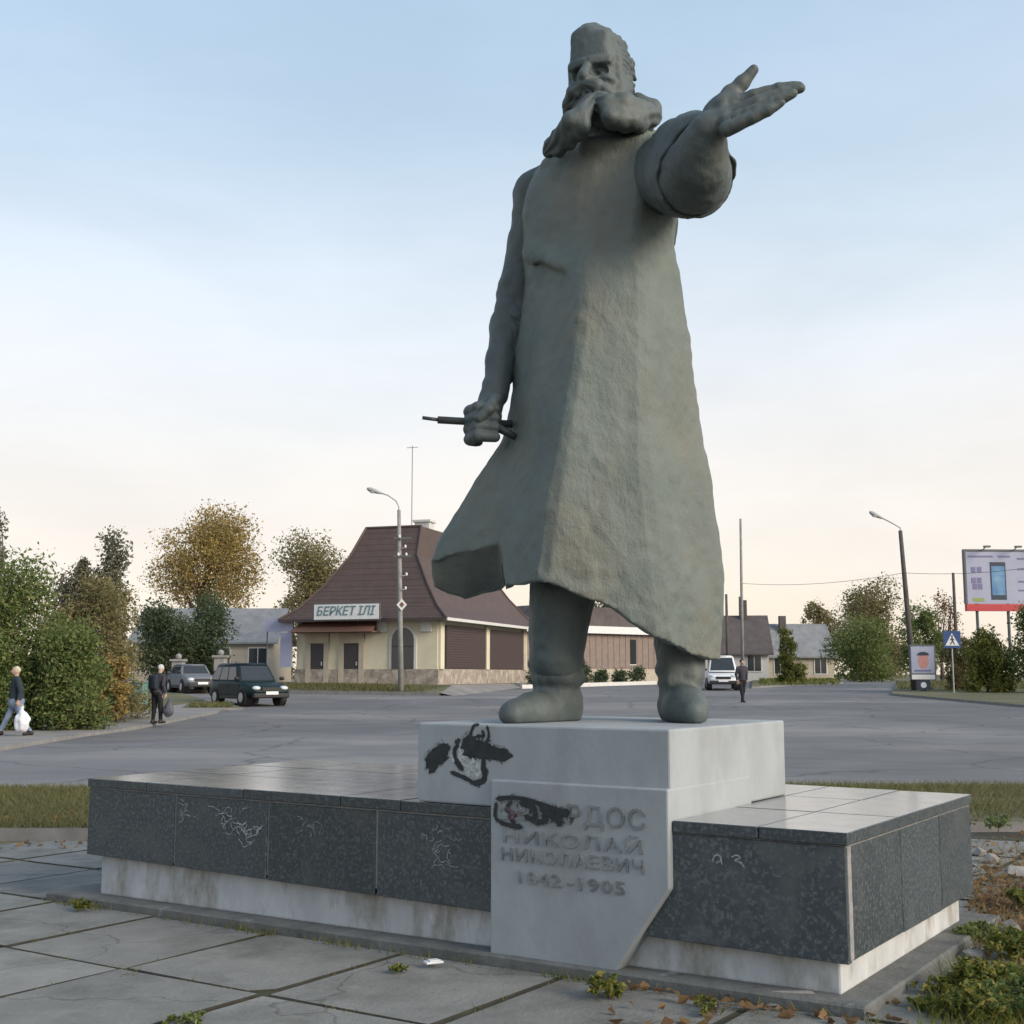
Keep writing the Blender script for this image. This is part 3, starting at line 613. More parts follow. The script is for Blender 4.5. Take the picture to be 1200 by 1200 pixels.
fl_.cap(cuff+ax_*.05-np.array([.03,0,.0]), cuff-ax_*.3, .06, .06, k=.05)
for a, b, dy in (((768,165),(772,235),-.40), ((782,160),(790,180),-.62), ((778,240),(800,252),-.55)): fl_.cap(S(*a,dy), S(*b,dy), .016, .012, k=.05, cut=True)
fl_.noise(.010, (.12,.12,.14), 17); fl_.noise(.005, (.05,.05,.05), 18)
V, F = fl_.mesh(); st_child(np_mesh('sleeve', V, F, M['bronze_skin'])); del fl_
# waist fold, armpit crease and the collar
fc.cap(S(622,296,.02), S(660,312,-.30), .02, .02, k=.12); fc.cap(S(624,308,.0), S(658,324,-.34), .010, .010, k=.05, cut=True)
fc.cap(S(757,170,-.42), S(764,262,-.48), .022, .03, k=.04, cut=True)
fc.cap(S(640,190,.02), S(688,172,-.24), .03, .04, k=.06); fc.cap(S(690,172,-.26), S(752,168,-.36), .04, .035, k=.06)
for a, b in (((668,172),(655,190)), ((682,172),(674,192)), ((694,174),(690,192))): fc.cap(S(*a,-.30), S(*b,-.34), .012, .012, k=.02, cut=True)
fc.noise(.009, (.14,.14,.22), 5); fc.noise(.006, (.055,.055,.06), 6); fc.noise(.012, (.34,.34,.60), 8)
V, F = fc.mesh(); st_child(np_mesh('coat', V, F, M['bronze']))
del fc
# figure: head, beard, hands, arms inside the sleeves, trunk and legs, one skin
ff = Field((-.55, 6.15, PH-.02), (2.10, 8.65, 6.05), .0115)
hc = S(703.5, 84, -.14)
TA = R(8); hfw = np.array([fw[0]*math.cos(TA)-fw[1]*math.sin(TA), fw[0]*math.sin(TA)+fw[1]*math.cos(TA), 0]); hlf = np.array([-hfw[1], hfw[0], 0.0])
fh_ = Field(hc-np.array([.75,.75,.85]), hc+np.array([.70,.60,.48]), .0078)
def hp(f, l, u): return hc+hfw*f+hlf*l+up*u
HB = [hlf, hfw, up]
fh_.ell(hp(-.02,0,.055), (.178,.235,.235), HB, k=.03)
fh_.ell(hp(.03,0,-.08), (.158,.19,.21), HB, k=.04)
fh_.box(hp(.095,0,-.10), (.132,.10,.16), HB, rd=.05, k=.04)
fh_.box(hp(.135,0,.085), (.140,.07,.11), HB, rd=.05, k=.04)
FD = -.062
for s_ in (-1,1):
    fh_.box(hp(.182,.070*s_,FD+.030), (.078,.042,.026), [hlf*math.cos(.32*s_)-hfw*math.sin(.32*s_), hfw*math.cos(.32*s_)+hlf*math.sin(.32*s_), up], rd=.016, k=.022)   # brow
    fh_.ell(hp(.222,.078*s_,FD-.036), (.058,.078,.042), HB, k=.006, cut=True)          # eye socket
    fh_.ell(hp(.140,.076*s_,FD-.040), (.034,.034,.021), HB, k=.004)                   # eyeball
    fh_.cap(hp(.172,.046*s_,FD-.022), hp(.148,.108*s_,FD-.020), .009, .008, k=.008); fh_.cap(hp(.172,.046*s_,FD-.062), hp(.146,.108*s_,FD-.058), .010, .009, k=.010)   # lids
    fh_.ell(hp(.150,.112*s_,FD-.092), (.046,.055,.030), HB, k=.022)                   # cheekbone
    fh_.cap(hp(.222,.034*s_,FD-.088), hp(.165,.108*s_,FD-.168), .014, .018, k=.018)   # fold beside the nose
    fh_.cap(hp(.195,.130*s_,FD-.118), hp(.125,.158*s_,FD-.205), .011, .011, k=.012, cut=True)
    fh_.ell(hp(-.03,.180*s_,-.075), (.020,.040,.062), HB, k=.012); fh_.ell(hp(-.02,.200*s_,-.075), (.012,.022,.036), HB, k=.01, cut=True)
    fh_.chain([hp(.272,.012*s_,FD-.150), hp(.255,.080*s_,FD-.175), hp(.20,.140*s_,FD-.222), hp(.12,.190*s_,FD-.285)], [.042,.048,.044,.022], k=.012)   # moustache
    fh_.chain([hp(.262,.02*s_,FD-.205), hp(.235,.09*s_,FD-.235), hp(.17,.150*s_,FD-.275)], [.012,.014,.012], k=.015, cut=True)      # shadow line below it
    fh_.cap(hp(.10,.160*s_,.02), hp(.07,.165*s_,-.18), .028, .03, k=.04)               # side whisker
fh_.chain([hp(.215,0,FD+.015), hp(.270,0,FD-.060), hp(.292,0,FD-.100)], [.026,.031,.040], k=.010)
for s_ in (-1,1): fh_.ell(hp(.255,.032*s_,FD-.105), (.022,.03,.022), HB, k=.010)
# hair, brushed up and back in locks, thin at the temples
rh = random.Random(5)
for i in range(60):
    a = rh.uniform(-1,1); f_ = rh.uniform(-.22,.12); l_ = a*.15; u_ = .055+math.sqrt(max(0,1-(l_/.182)**2-((f_+.02)/.238)**2))*.235
    fh_.cap(hp(f_,l_,u_-.018), hp(f_-.05,l_,u_-.022), .022, .016, k=.014)
for l_ in (-.10,-.065,-.03,.0): fh_.cap(hp(.150,l_,.200), hp(.06,l_-.01,.280+rh.uniform(-.016,.014)), .032, .026, k=.05)
for i in range(26): f_ = rh.uniform(-.2,-.05); sd2 = rh.choice((-1,1)); u_ = rh.uniform(-.12,.12); fh_.cap(hp(f_,.150*sd2,u_), hp(f_-.04,.130*sd2,u_-.05), .020, k=.03)
for sd2 in (-1,1): fh_.cap(hp(-.02,.12*sd2,-.13), hp(.06,.13*sd2,-.30), .085, .09, k=.05)
# beard: a mass under the moustache parting into two heavy rolls
fh_.ell(hp(.17,0,-.31), (.13,.10,.11), HB, k=.03)
fh_.ell(hp(.215,0,FD-.235), (.085,.05,.05), HB, k=.03)
fh_.ell(S(734,136,-.36), (.22,.12,.100), None, k=.03); fh_.cap(S(688,130,-.40), S(660,158,-.34), .07, .05, k=.03)
for (x, y, dy, r_) in ((764,133,-.24,.042), (766,140,-.28,.044), (760,145,-.34,.040), (750,149,-.40,.044), (733,148,-.44,.044), (718,145,-.46,.040)):
    fh_.chain([S(700,119,-.43), S(700*.55+x*.45+3,119*.55+y*.45-6,-.50), S(700*.2+x*.8,119*.2+y*.8-2,dy-.10), S(x,y,dy), S(x-3,y+3,dy+.05)], [.040,.050,r_+.006,r_-.004,.022], k=.034)
for (x, y, dy, r_) in ((645,170,-.30,.036), (643,178,-.27,.034), (655,177,-.32,.036), (668,168,-.38,.038), (681,158,-.42,.038)):
    fh_.chain([S(693,120,-.44), S(693*.6+x*.4-5,120*.6+y*.4,-.50), S(693*.25+x*.75,120*.25+y*.75-1,dy-.09), S(x,y,dy), S(x+2,y+3,dy+.04)], [.038,.046,r_+.006,r_,.020], k=.026)
fh_.chain([S(748,118,-.16), S(764,128,-.16), S(768,138,-.18)], [.05,.06,.045], k=.03)
fh_.cap(hp(-.02,0,-.2), S(712,178,0), .16, .17, k=.05)
fh_.groove(S(704,124,-.40), S(756,140,-.27), 13, .0055, .20, twist=.4)
fh_.groove(S(690,122,-.42), S(644,174,-.28), 10, .0050, .15, twist=.3, ph=1)
for s_ in (-1,1): fh_.groove(hp(.272,.0,FD-.150), hp(.13,.180*s_,FD-.262), 10, .0042, .080, ext=.02)
fh_.cap(S(706,146,-.58), S(702,160,-.52), .028, .03, k=.03, cut=True)
fh_.groove(hp(-.28,0,.04), hp(.06,0,.06), 34, .0030, .36, ext=.02, twist=.15)
fh_.noise(.0025, (.03,.03,.03), 3)
V, F = fh_.mesh(); st_child(np_mesh('head', V, F, M['bronze_skin'])); del fh_
# trunk and legs inside the coat
ff.chain([S(712,200,.05), S(712,330,.05), S(712,470,.05), S(712,560,.05)], [.26,.28,.30,.30], k=.06)
ff.chain([S(690,560,.0), S(660,690,-.02), S(652,770,.0)], [.22,.20,.17], k=.05)
ff.chain([S(770,560,.05), S(795,700,.10), S(797,770,.08)], [.22,.19,.15], k=.05)
# right arm and fist
ff.chain([S(630,215,.25), S(600,345,.26), S(586,420,.15), S(581,462,.06)], [.10,.10,.092,.082], k=.03)
ff.cap(S(580,455,.07), S(573,478,.02), .078, .085, k=.04)
fist = S(570,490,-.02); fg = Field(fist-.34, fist+.36, .008)
fg.cap(S(581,455,.07), S(573,478,.02), .080, .085, k=.04)
fg.ell(fist, (.100,.10,.118), None, k=.03)
for i in range(4):
    py = 479+i*11; o_ = -.008*i
    fg.chain([S(580,py,-.115+o_), S(560,py-1,-.115+o_), S(550,py+3,-.03), S(560,py+6,.07)], [.035,.040,.037,.03], k=.012)
    fg.cap(S(566,py+5.5,-.16), S(551,py+8,-.10), .006, .006, k=.01, cut=True)
fg.chain([S(582,466,-.08), S(572,480,-.165), S(561,490,-.165)], [.036,.036,.030], k=.008)
fg.noise(.004, (.04,.04,.04), 31); V, F = fg.mesh(); st_child(np_mesh('hand', V, F, M['bronze_skin'])); del fg
# left arm and open hand, palm up
ff.chain([S(775,195,-.16), S(800,205,-.50)], [.13,.16], k=.04)
HD = -.12
wr = S(829,153,-.96+HD); fp = Field(S(770,262,-.6)-np.array([.05,.95,.0]), S(945,66,-1.0)+np.array([.12,.60,.12]), .0085)
fp.chain([S(806,208,-.50), S(813,206,-.76), S(818,192,-.90), S(823,172,-1.0), wr], [.232,.222,.182,.138,.098], k=.03)
pc = S(848,142,-1.0+HD); kn = S(880,127,-1.06+HD)
fp.cap(wr, pc, .088, .082, k=.04); 
for i, (a, b, c, e_, r_) in enumerate((((846,128),(884,113),(912,105),(936,101),.040), ((850,136),(888,121),(916,110),(938,103),.040), ((852,144),(886,130),(912,118),(930,109),.038), ((852,151),(880,139),(900,130),(916,121),.033))):
    dy = (-1.02, -1.08, -1.13, -1.16)[i]+HD
    fp.chain([S(*a,dy+.06), S(*b,dy), S(*c,dy-.03), S(*e_,dy-.05)], [.046,r_+.004,r_-.002,r_-.012], k=.009)
fp.chain([S(836,133,-.93+HD), S(856,112,-.95+HD), S(870,97,-.97+HD), S(883,82,-.99+HD)], [.066,.052,.038,.030], k=.03)
fp.ell(S(852,122,-.98+HD), (.075,.05,.045), None, k=.05)
for a, b in (((850,133),(886,119)), ((854,141),(888,127)), ((856,148),(884,136))): fp.cap(S(*a,-1.10+HD), S(*b,-1.16+HD), .005, .006, k=.012, cut=True)
fp.noise(.004, (.04,.04,.04), 32); V, F = fp.mesh(); st_child(np_mesh('hand', V, F, M['bronze_skin'])); del fp
ff.noise(.006, (.05,.05,.05), 3)
V, F = ff.mesh(); st_child(np_mesh('figure', V, F, M['bronze_skin']))
del ff
# boots
def boot(path, rad, toe, name='boot'):
    P = np.array([p for p in path]+[t for t, r_ in toe]); fb = Field(P.min(0)-.36, P.max(0)+.36, .012)
    fb.chain(path, rad, k=.04)
    pa = np.array(path); rz_ = random.Random(int(path[0][1]*777)); X, Y, Z = fb.ax[0][:,None,None], fb.ax[1][None,:,None], fb.ax[2][None,None,:]
    zc_ = pa[::-1,2]; cx_ = np.interp(Z, zc_, pa[::-1,0]); cy_ = np.interp(Z, zc_, pa[::-1,1]); rr_ = np.interp(Z, zc_, np.array(rad)[::-1])
    for k_ in range(7):                                  # broad chiselled planes round the shaft
        a = k_*6.283/7+rz_.uniform(-.2,.2); pd_ = (X-cx_)*math.cos(a)+(Y-cy_)*math.sin(a)-rr_*rz_.uniform(.86,.95); hh = np.maximum(.02-np.abs(fb.d-pd_), 0)/.02; fb.d = (np.maximum(fb.d, pd_)+hh*hh*.005).astype(np.float32)
    for i in range(len(toe)-1): fb.cap(toe[i][0], toe[i+1][0], toe[i][1], toe[i+1][1], k=.06)
    rb = random.Random(int(path[0][0]*999))
    for i in range(4):                                   # wrinkles above the ankle
        t = .74+.24*i/4+rb.uniform(-.03,.03); c = np.array(path[0])*(1-t)+np.array(path[-1])*t; r_ = np.interp(t, np.linspace(0,1,len(rad)), rad)
        tl = rb.uniform(-.05,.05); a0 = rb.uniform(0,6.28)
        r_ = r_*.90; pts = [c+np.array([math.cos(a)*r_, math.sin(a)*r_, tl*math.sin(a+i)]) for a in np.linspace(a0, a0+rb.uniform(2,4.5), 8)]
        fb.chain([q*np.array([1,1,1]) for q in pts], [.002]+[.012]*6+[.002], k=.05)
    fb.noise(.012, (.14,.14,.22), 21); fb.noise(.004, (.05,.05,.05), 22)
    sl, X, Y, Z = fb.sub(fb.lo, fb.lo+fb.h*fb.n); fb.d = np.maximum(fb.d, (PH+.001-Z)+0*fb.d)
    V, F = fb.mesh(); return st_child(np_mesh(name, V, F, M['bronze_skin']))
an = np.array([on_z(652,840,PH)[0]*1.0, 7.92, PH+.20]); an[0] = S(652,820,.07)[0]
boot([S(655,694,.02), S(653,740,.03), S(651,785,.05), an], [.200,.200,.180,.160], [(an+np.array([.02,.05,-.12]), .150), (an+fw*.26+up*-.135, .105), (an+fw*.50+up*-.145, .078)])
an2 = np.array([S(797,820,.05)[0], 7.90, PH+.20]); tf = np.array([.05,-1,0])
boot([S(797,726,.08), S(798,770,.07), S(797,800,.05), an2], [.155,.168,.150,.140], [(an2+np.array([0,.06,-.12]), .14), (an2+tf*.20+up*-.12, .125), (an2+tf*.40+up*-.14, .085)])
# the electrode holder in the fist
mb = MB(); mb.tube([S(600,497,.02), S(513,492,-.06)], .024, 10); mb.tube([S(514,492,-.06), S(495,489.5,-.08)], .012, 8)
mb.tube([S(575,497,-.10), S(604,512,-.12)], [.030,.022], 8)
st_child(mb.build('electrode_holder', M['bronze_dark'], smooth=True))

# ------------------------------------------------------------------ paving slabs round the monument
PEX = (math.cos(YAW), math.sin(YAW))
def pz(x, y): return .052*((x-ORG.x)*PEX[0]+(y-ORG.y)*PEX[1])/L        # the paving falls slightly to the left
pav = sheet('pavement', [(-14,-3),(9,-3),(9.5,13.2),(-4.4,13.0),(-14,13.2)], -.058, M['soil'])
for v_ in pav.data.vertices: v_.co.z = -.058+pz(v_.co.x, v_.co.y)
P0 = Vector((*G(143,1137,-.09)[:2], 0)); exv = Vector((math.cos(YAW), math.sin(YAW), 0)); eyv = Vector((-math.sin(YAW), math.cos(YAW), 0))
SU, SV = 1.09, 1.17
slab_meshes = []
for i in range(8):
    mb = MB(); rr = random.Random(40+i); j = lambda: rr.uniform(-.012,.012)
    c = [(.018+j(),.018+j()),(SU-.018+j(),.018+j()),(SU-.018+j(),SV-.018+j()),(.018+j(),SV-.018+j())]
    if i in (5,6): c = [(.02,.02),(SU-.12,.015),(SU-.02,.13),(SU-.02,SV-.02),(.02,SV-.02)]
    mb.slab(c, -.05, .0); o = mb.build('paving_slab', [M['slab'], M['soil']], None, bevel=.006)
    for pg in o.data.polygons: pg.material_index = 0 if pg.normal.z > .9 else 1
    slab_meshes.append(o.data); bpy.data.objects.remove(o)
def in_base(u, v): return -L-.30 < u < .08 and -.08 < v < D+.2
for i in range(-7, 12):
    for j in range(-6, 11):
        c = P0+exv*(i*SU)+eyv*(j*SV); m = c+exv*SU/2+eyv*SV/2; loc = (m-ORG); u, v = loc.dot(exv), loc.dot(eyv)
        if m.y < 4.2 or m.y > 12.9-abs(m.x)*.02 or m.x < -6.6 or m.x > 7.5 or abs(m.x) > .45*m.y+1.2: continue
        if -L+.5 < u < -.6 and .6 < v < D-.6: continue
        if u > .75 and v < 3.2: continue
        o = bpy.data.objects.new('paving_slab', slab_meshes[random.choice([0,1,2,3,4,5,6,7,0,1,2,3])]); col.objects.link(o)
        o.parent = pav; o.location = (c.x, c.y, -.05+pz(c.x,c.y)+random.uniform(-.003,.006)); o.rotation_euler = (random.uniform(-.003,.003), random.uniform(-.003,.003)-math.atan(.052/L), YAW+random.uniform(-.006,.006))

# ------------------------------------------------------------------ leaves, trees, shrubs, grass
def leaf_cloud(C, size, rg, flat=0.0, aspect=.55):            # one small folded leaf at every point
    n = len(C); d = rg.normal(size=(n,3)); d[:,2] *= (1-flat); d /= np.linalg.norm(d,axis=1)[:,None]
    a = rg.normal(size=(n,3)); w = np.cross(d, a); w /= np.linalg.norm(w,axis=1)[:,None]; s_ = (size*(.55+1.25*rg.uniform(0,1,n)**2))[:,None]
    nn = np.cross(d, w)*s_*.18
    V = np.stack([C-d*s_*.5, C+w*s_*aspect*.5+nn, C+d*s_*.5, C-w*s_*aspect*.5+nn], 1).reshape(-1,3)
    F = np.arange(4*n).reshape(n,4); return V, F
def blob_points(blobs, n, rg, clump=.22, per=14):
    w = np.array([b[1][0]*b[1][1]*b[1][2] for b in blobs])**.67; w /= w.sum(); nc = max(1, n//per); k = rg.choice(len(blobs), nc, p=w)
    d = rg.normal(size=(nc,3)); d /= np.linalg.norm(d,axis=1)[:,None]; r_ = rg.uniform(.25,1,nc)**.45
    c = np.array([blobs[i][0] for i in k])+d*r_[:,None]*np.array([blobs[i][1] for i in k])*(1+.14*np.clip(rg.normal(size=nc),-1.6,1.3))[:,None]
    idx = rg.integers(0, nc, n); sc = np.array([min(blobs[i][1]) for i in k])[idx]
    return c[idx]+np.clip(rg.normal(size=(n,3)),-1.9,1.9)*(clump*sc[:,None]), c
def limbs(mb, base_h, r0, tips, rg, lean=(0,0)):
    top = Vector((lean[0], lean[1], base_h)); mb.tube([(0,0,-.1),(lean[0]*.3,lean[1]*.3,base_h*.5),top], [r0*1.15,r0*.85,r0*.6], 7)
    for t in tips:
        t = Vector(t); s_ = Vector((lean[0]*.7, lean[1]*.7, base_h*rg.uniform(.55,1.0))); m = s_.lerp(t,.5)+Vector(rg.normal(size=3))*.08*(t-s_).length
        mb.tube([s_, m, t], [r0*.42, r0*.25, r0*.07], 5)
def tree(name, label, pos, blobs, n, leaf, m, trunk_h, r0, seed, cat='tree', group=None, clump=.22, ntips=14, per=14, parts=('trunk','crown'), flat=0.0):
    rg = np.random.default_rng(seed); t = thing(name, label, cat, pos, 0, group); n = int(n*1.8) if leaf > .1 else n; leaf = leaf*.78 if leaf > .1 else leaf
    C, cl = blob_points(blobs, n, rg, clump, per); C = C[C[:,2] > .03]
    V, F = leaf_cloud(C, leaf, rg, flat); np_mesh(parts[1], V, F, m, t, smooth=False)
    mb = MB(); tips = cl[rg.choice(len(cl), min(ntips, len(cl)), replace=False)]; limbs(mb, trunk_h, r0, tips, rg); mb.build(parts[0], M['bark'], t, smooth=True)
    return t
def P(px, d, z=None):                                          # a place d metres away, at photo column px
    return Vector(((px-600)/FPX*d*1.0, d, tz(d) if z is None else z))
def hz(py, d): return EYE-(py-790)/FPX*d                      # height seen at photo row py, d metres away (near the horizon line)
def round_tree(name, label, px, d, x0, x1, ytop, n, leaf, m, seed, ybot=None, nb=9, cone=False, **kw):
    p = P(px, d); zt_ = hz(ytop, d)-p.z; zb_ = (hz(ybot, d)-p.z) if ybot else zt_*.25; w = (x1-x0)/FPX*d; off = ((x0+x1)/2-px)/FPX*d
    rg = random.Random(seed); bl = []; nb = int(nb*1.8)
    for i in range(nb):
        f = (i+.5)/nb; hh = zb_+(zt_-zb_)*(.10+.80*f); prof = math.sqrt(max(.12, 1-((f-.42)/.66)**2)); ww = w*.5*prof; a = rg.uniform(0,6.28); rr_ = rg.uniform(.25,.72)*ww
        rb_ = w*rg.uniform(.15,.25); bl.append(((off+rr_*math.cos(a), rr_*math.sin(a), hh), (rb_, rb_, min(rb_*1.1, (zt_-zb_)*.22))))
    if cone: bl = [((b[0][0]*(1.15-b[0][2]/zt_*.75), b[0][1], b[0][2]), b[1]) for b in bl]
    if kw.get('cat') in ('shrub', 'bush'):
        for _ in range(5): bl.append(((off+rg.uniform(-.42,.42)*w, rg.uniform(-.3,.3)*w, max(.2, zb_*.5)+.25), (w*.16, w*.16, .5)))
    return tree(name, label, p, bl, n, leaf, m, max(zb_*1.4, zt_*.3), max(.06, zt_*.022), seed, **kw)
# left side
LY = 'shrubs beside the left sidewalk'
round_tree('leafy_shrub', 'large dense green shrub behind the person with the white bag', 25, 34, -60, 92, 662, 17000, .13, M['leaf_green'], 101, ybot=862, cat='shrub', group=LY, clump=.3)
round_tree('leafy_shrub', 'green shrub at the left sidewalk just left of the railing', 88, 33.5, 40, 135, 738, 8000, .13, M['leaf_green'], 102, ybot=850, cat='shrub', group=LY, clump=.3)
round_tree('leafy_shrub', 'olive brown shrub behind the railing with yellowing lower leaves', 118, 38.5, 62, 172, 676, 9500, .13, M['leaf_olive'], 103, ybot=826, cat='shrub', group=LY, clump=.3)
round_tree('leafy_shrub', 'yellow green low shrub right of railing beside green box', 143, 37, 118, 162, 770, 2600, .11, M['leaf_yellow'], 104, ybot=815, cat='shrub', group=LY)
round_tree('young_poplar', 'slim loose-leaved tree, taller of the pair above the left shrubs', 130, 41, 106, 156, 616, 2200, .15, M['leaf_grey'], 105, ybot=760, nb=8, clump=.45, per=7, cone=True)
round_tree('young_poplar', 'slim loose-leaved tree, shorter of the pair above the left shrubs', 97, 40, 78, 116, 648, 1300, .15, M['leaf_grey'], 106, ybot=760, nb=7, clump=.45, per=7, cone=True)
round_tree('leafy_shrub', 'brownish tall shrub between the big green shrub and slim trees', 75, 40, 40, 120, 668, 6000, .14, M['leaf_grey'], 131, ybot=826, cat='shrub', group=LY, clump=.3)
round_tree('sparse_tree', 'thin bare-twigged tree at the left picture edge', -8, 36, -45, 16, 590, 500, .15, M['leaf_grey'], 107, ybot=720, nb=5, per=4, ntips=26)
round_tree('yellow_tree', 'broad autumn yellow tree behind the grey roofed house', 236, 104, 166, 304, 602, 15000, .26, M['leaf_yellow'], 108, ybot=720, nb=12, clump=.22)
round_tree('dark_bush', 'dark green round bush before the grey roofed house, left one', 190, 68, 158, 232, 712, 8000, .18, M['leaf_dark'], 109, ybot=795, cat='bush', clump=.3)
round_tree('dark_bush', 'dark green round bush before the grey roofed house, right one', 243, 70, 205, 280, 700, 8000, .18, M['leaf_dark'], 110, ybot=795, cat='bush', clump=.3)
round_tree('olive_tree', 'olive autumn tree behind the left slope of the brown roof', 362, 92, 308, 412, 634, 9000, .24, M['leaf_olive'], 111, ybot=750, nb=10)
round_tree('dark_tree', 'dark green tree rising behind the brown sided building', 725, 112, 680, 790, 690, 5000, .28, M['leaf_dark'], 112, ybot=770)
# right side
round_tree('autumn_tree', 'broad olive yellow tree left of the right street lamp', 1020, 104, 972, 1066, 684, 9000, .26, M['leaf_olive'], 113, ybot=790, nb=10)
round_tree('autumn_tree', 'smaller olive tree behind the far grey roofs', 955, 112, 930, 985, 702, 3500, .27, M['leaf_olive'], 114, ybot=790)
round_tree('willow_bush', 'grey green willowy bush beside the far road bend', 1005, 88, 966, 1050, 728, 7000, .20, M['leaf_green'], 115, ybot=797, cat='bush', clump=.3)
round_tree('yellow_shrub', 'small yellow green shrub before the far cottage', 926, 80, 908, 944, 738, 2600, .18, M['leaf_weed'], 116, ybot=795, cat='shrub')
round_tree('green_tree', 'green tree behind the poster stand', 1075, 90, 1046, 1108, 712, 5000, .22, M['leaf_green'], 117, ybot=795)
round_tree('sparse_tree', 'nearly bare thin tree between street lamp and billboard', 1100, 96, 1082, 1128, 690, 700, .2, M['leaf_brown'], 118, ybot=780, per=4, ntips=24)
round_tree('autumn_shrub', 'yellow green spreading shrub under the billboard', 1152, 63, 1126, 1184, 738, 6000, .16, M['leaf_weed'], 119, ybot=802, cat='shrub')
round_tree('green_shrub', 'dark leafy shrub right of the blue crossing sign', 1124, 66, 1098, 1142, 740, 3500, .16, M['leaf_olive'], 120, ybot=802, cat='shrub')
round_tree('green_tree', 'dense green tree at the right picture edge below billboard', 1205, 62, 1172, 1250, 706, 9000, .17, M['leaf_green'], 121, ybot=805)
# far belt of trees that closes the view
rg = np.random.default_rng(77); bl = []
for x in np.arange(-190, 260, 7.5): bl.append(((x+rg.uniform(-3,3), 205+rg.uniform(-12,12), 2.2+rg.uniform(0,2.2)), (rg.uniform(4,7), 5, rg.uniform(2.4,4.2))))
C, _ = blob_points(bl, 36000, rg, .25); V, F = leaf_cloud(C[C[:,2] > .6], .62, rg)
tag(np_mesh('far_wood', V, F, M['leaf_olive'], None, smooth=False), 'distant belt of autumn trees along the horizon', 'trees', kind='stuff')

def blades(name, label, pts, hgt, wid, m, seed, lean=.5, zf=None):
    rg = np.random.default_rng(seed); n = len(pts); a = rg.uniform(0,6.283,n); h_ = hgt*rg.uniform(.45,1.3,n); b = np.stack([np.cos(a),np.sin(a),0*a],1)*(wid*.5)
    z = np.array([(-.06+pz(x,y) if zf == 'pave' else zf(y)) if zf else tz(y) for x, y in pts]); B = np.stack([pts[:,0],pts[:,1],z],1); ln = rg.normal(size=(n,3))*lean*h_[:,None]; ln[:,2] = h_
    V = np.stack([B-b, B+b, B+ln], 1).reshape(-1,3); F = np.arange(3*n).reshape(n,3)
    return tag(np_mesh(name, V, F, m, None, smooth=False), label, 'grass', kind='stuff')
def scatter(n, x0, x1, y0, y1, seed, keep=None, patch=None):
    rg = np.random.default_rng(seed); p = np.stack([rg.uniform(x0,x1,n), rg.uniform(y0,y1,n)],1)
    if patch:
        cx = np.stack([rg.uniform(x0,x1,patch), rg.uniform(y0,y1,patch)],1); p = p*.35+.65*(cx[rg.integers(0,patch,n)]+rg.normal(size=(n,2))*.35)
    if keep is not None: p = p[np.array([keep(*q) for q in p])]
    return p
blades('verge_grass', 'yellowing short grass on the verge left of the base', scatter(34000,-10,-3.4,12.9,17.35,1), .085, .014, M['blade'], 2, .7, lambda y: .0)
blades('verge_grass', 'yellowing short grass on the verge right of the base', scatter(18000,-3.4,10,16.0,17.7,3), .09, .014, M['blade'], 4, .7, lambda y: .0)
blades('verge_grass', 'short grass fringe by the right hand path', scatter(5000,3.5,9,13.4,16.2,33,patch=40), .10, .014, M['blade'], 5, .8, lambda y: .0)

# ------------------------------------------------------------------ far verges, house terrace
def terrace(name, poly_px_front, back, lift, m, kerb_m):
    pl = gp(*poly_px_front)+back; return sheet(name, pl, lift, m, lift+.05, kerb_m)
HZ = 1.02                                                 # floor level of the brown roofed house
HC = Vector((-3.95, 66, 0)); ha = Vector((-.95,.312,0)).normalized(); hb_ = Vector((.312,.95,0)).normalized()
f0 = HC-ha*3.5-hb_*3.4; f1 = HC+ha*11-hb_*3.2
bank = MB()
def hpnt(u, v, z): q = HC+ha*u+hb_*v; return (q.x, q.y, z)
def hgd(u, v): return hpnt(u, v, tz((HC+ha*u+hb_*v).y))
for (u0, v0, u1, v1, za, zb2) in ((-1.2,-3.2,12.5,-3.2,.0,.0),):
    bank.add([hpnt(12.5,-4.6,tz(HC.y-1)+.10), hpnt(-2.0,-4.6,tz(HC.y-4)+.10), hpnt(-1.2,-.9,HZ-.02), hpnt(12.5,-.9,HZ-.02)], [(0,1,2,3)])
    bank.add([hpnt(12.5,-.9,HZ-.02), hpnt(-1.2,-.9,HZ-.02), hpnt(-1.2,18,HZ-.02), hpnt(12.5,18,HZ-.02)], [(0,1,2,3)])
    bank.cur = 1; bank.add([hpnt(-2.0,-4.6,tz(HC.y-4)+.10), hpnt(-3.2,-4.6,tz(HC.y-5)-.12), hpnt(-3.6,18,.82), hpnt(-1.2,18,HZ-.02), hpnt(-1.2,-.9,HZ-.02)], [(0,1,2,3,4)]); bank.cur = 0
    bank.add([hpnt(12.5,-4.6,tz(HC.y-1)+.10), hpnt(12.5,-4.6,tz(HC.y-1)-.3), hpnt(-2.0,-4.6,tz(HC.y-4)-.3), hpnt(-2.0,-4.6,tz(HC.y-4)+.10)], [(0,1,2,3)])
tag(bank.build('house_bank', [M['ground'], M['sidewalk']]), kind='structure')
mb = MB()
for k in range(24):
    u = 12.5-k*.6; a = hpnt(u,-4.62,0); b = hpnt(u-.58,-4.62,0); za = tz(a[1])+.16
    mb.add([(a[0],a[1],za-.4),(b[0],b[1],za-.4),(b[0],b[1],za),(a[0],a[1],za),(a[0]+.05,a[1]+.16,za-.4),(b[0]+.05,b[1]+.16,za-.4),(b[0]+.05,b[1]+.16,za),(a[0]+.05,a[1]+.16,za)],
           [(0,1,2,3),(4,5,6,7),(3,2,6,7),(0,3,7,4),(1,2,6,5)])
tag(mb.build('house_kerb', M['kerb']), kind='structure')
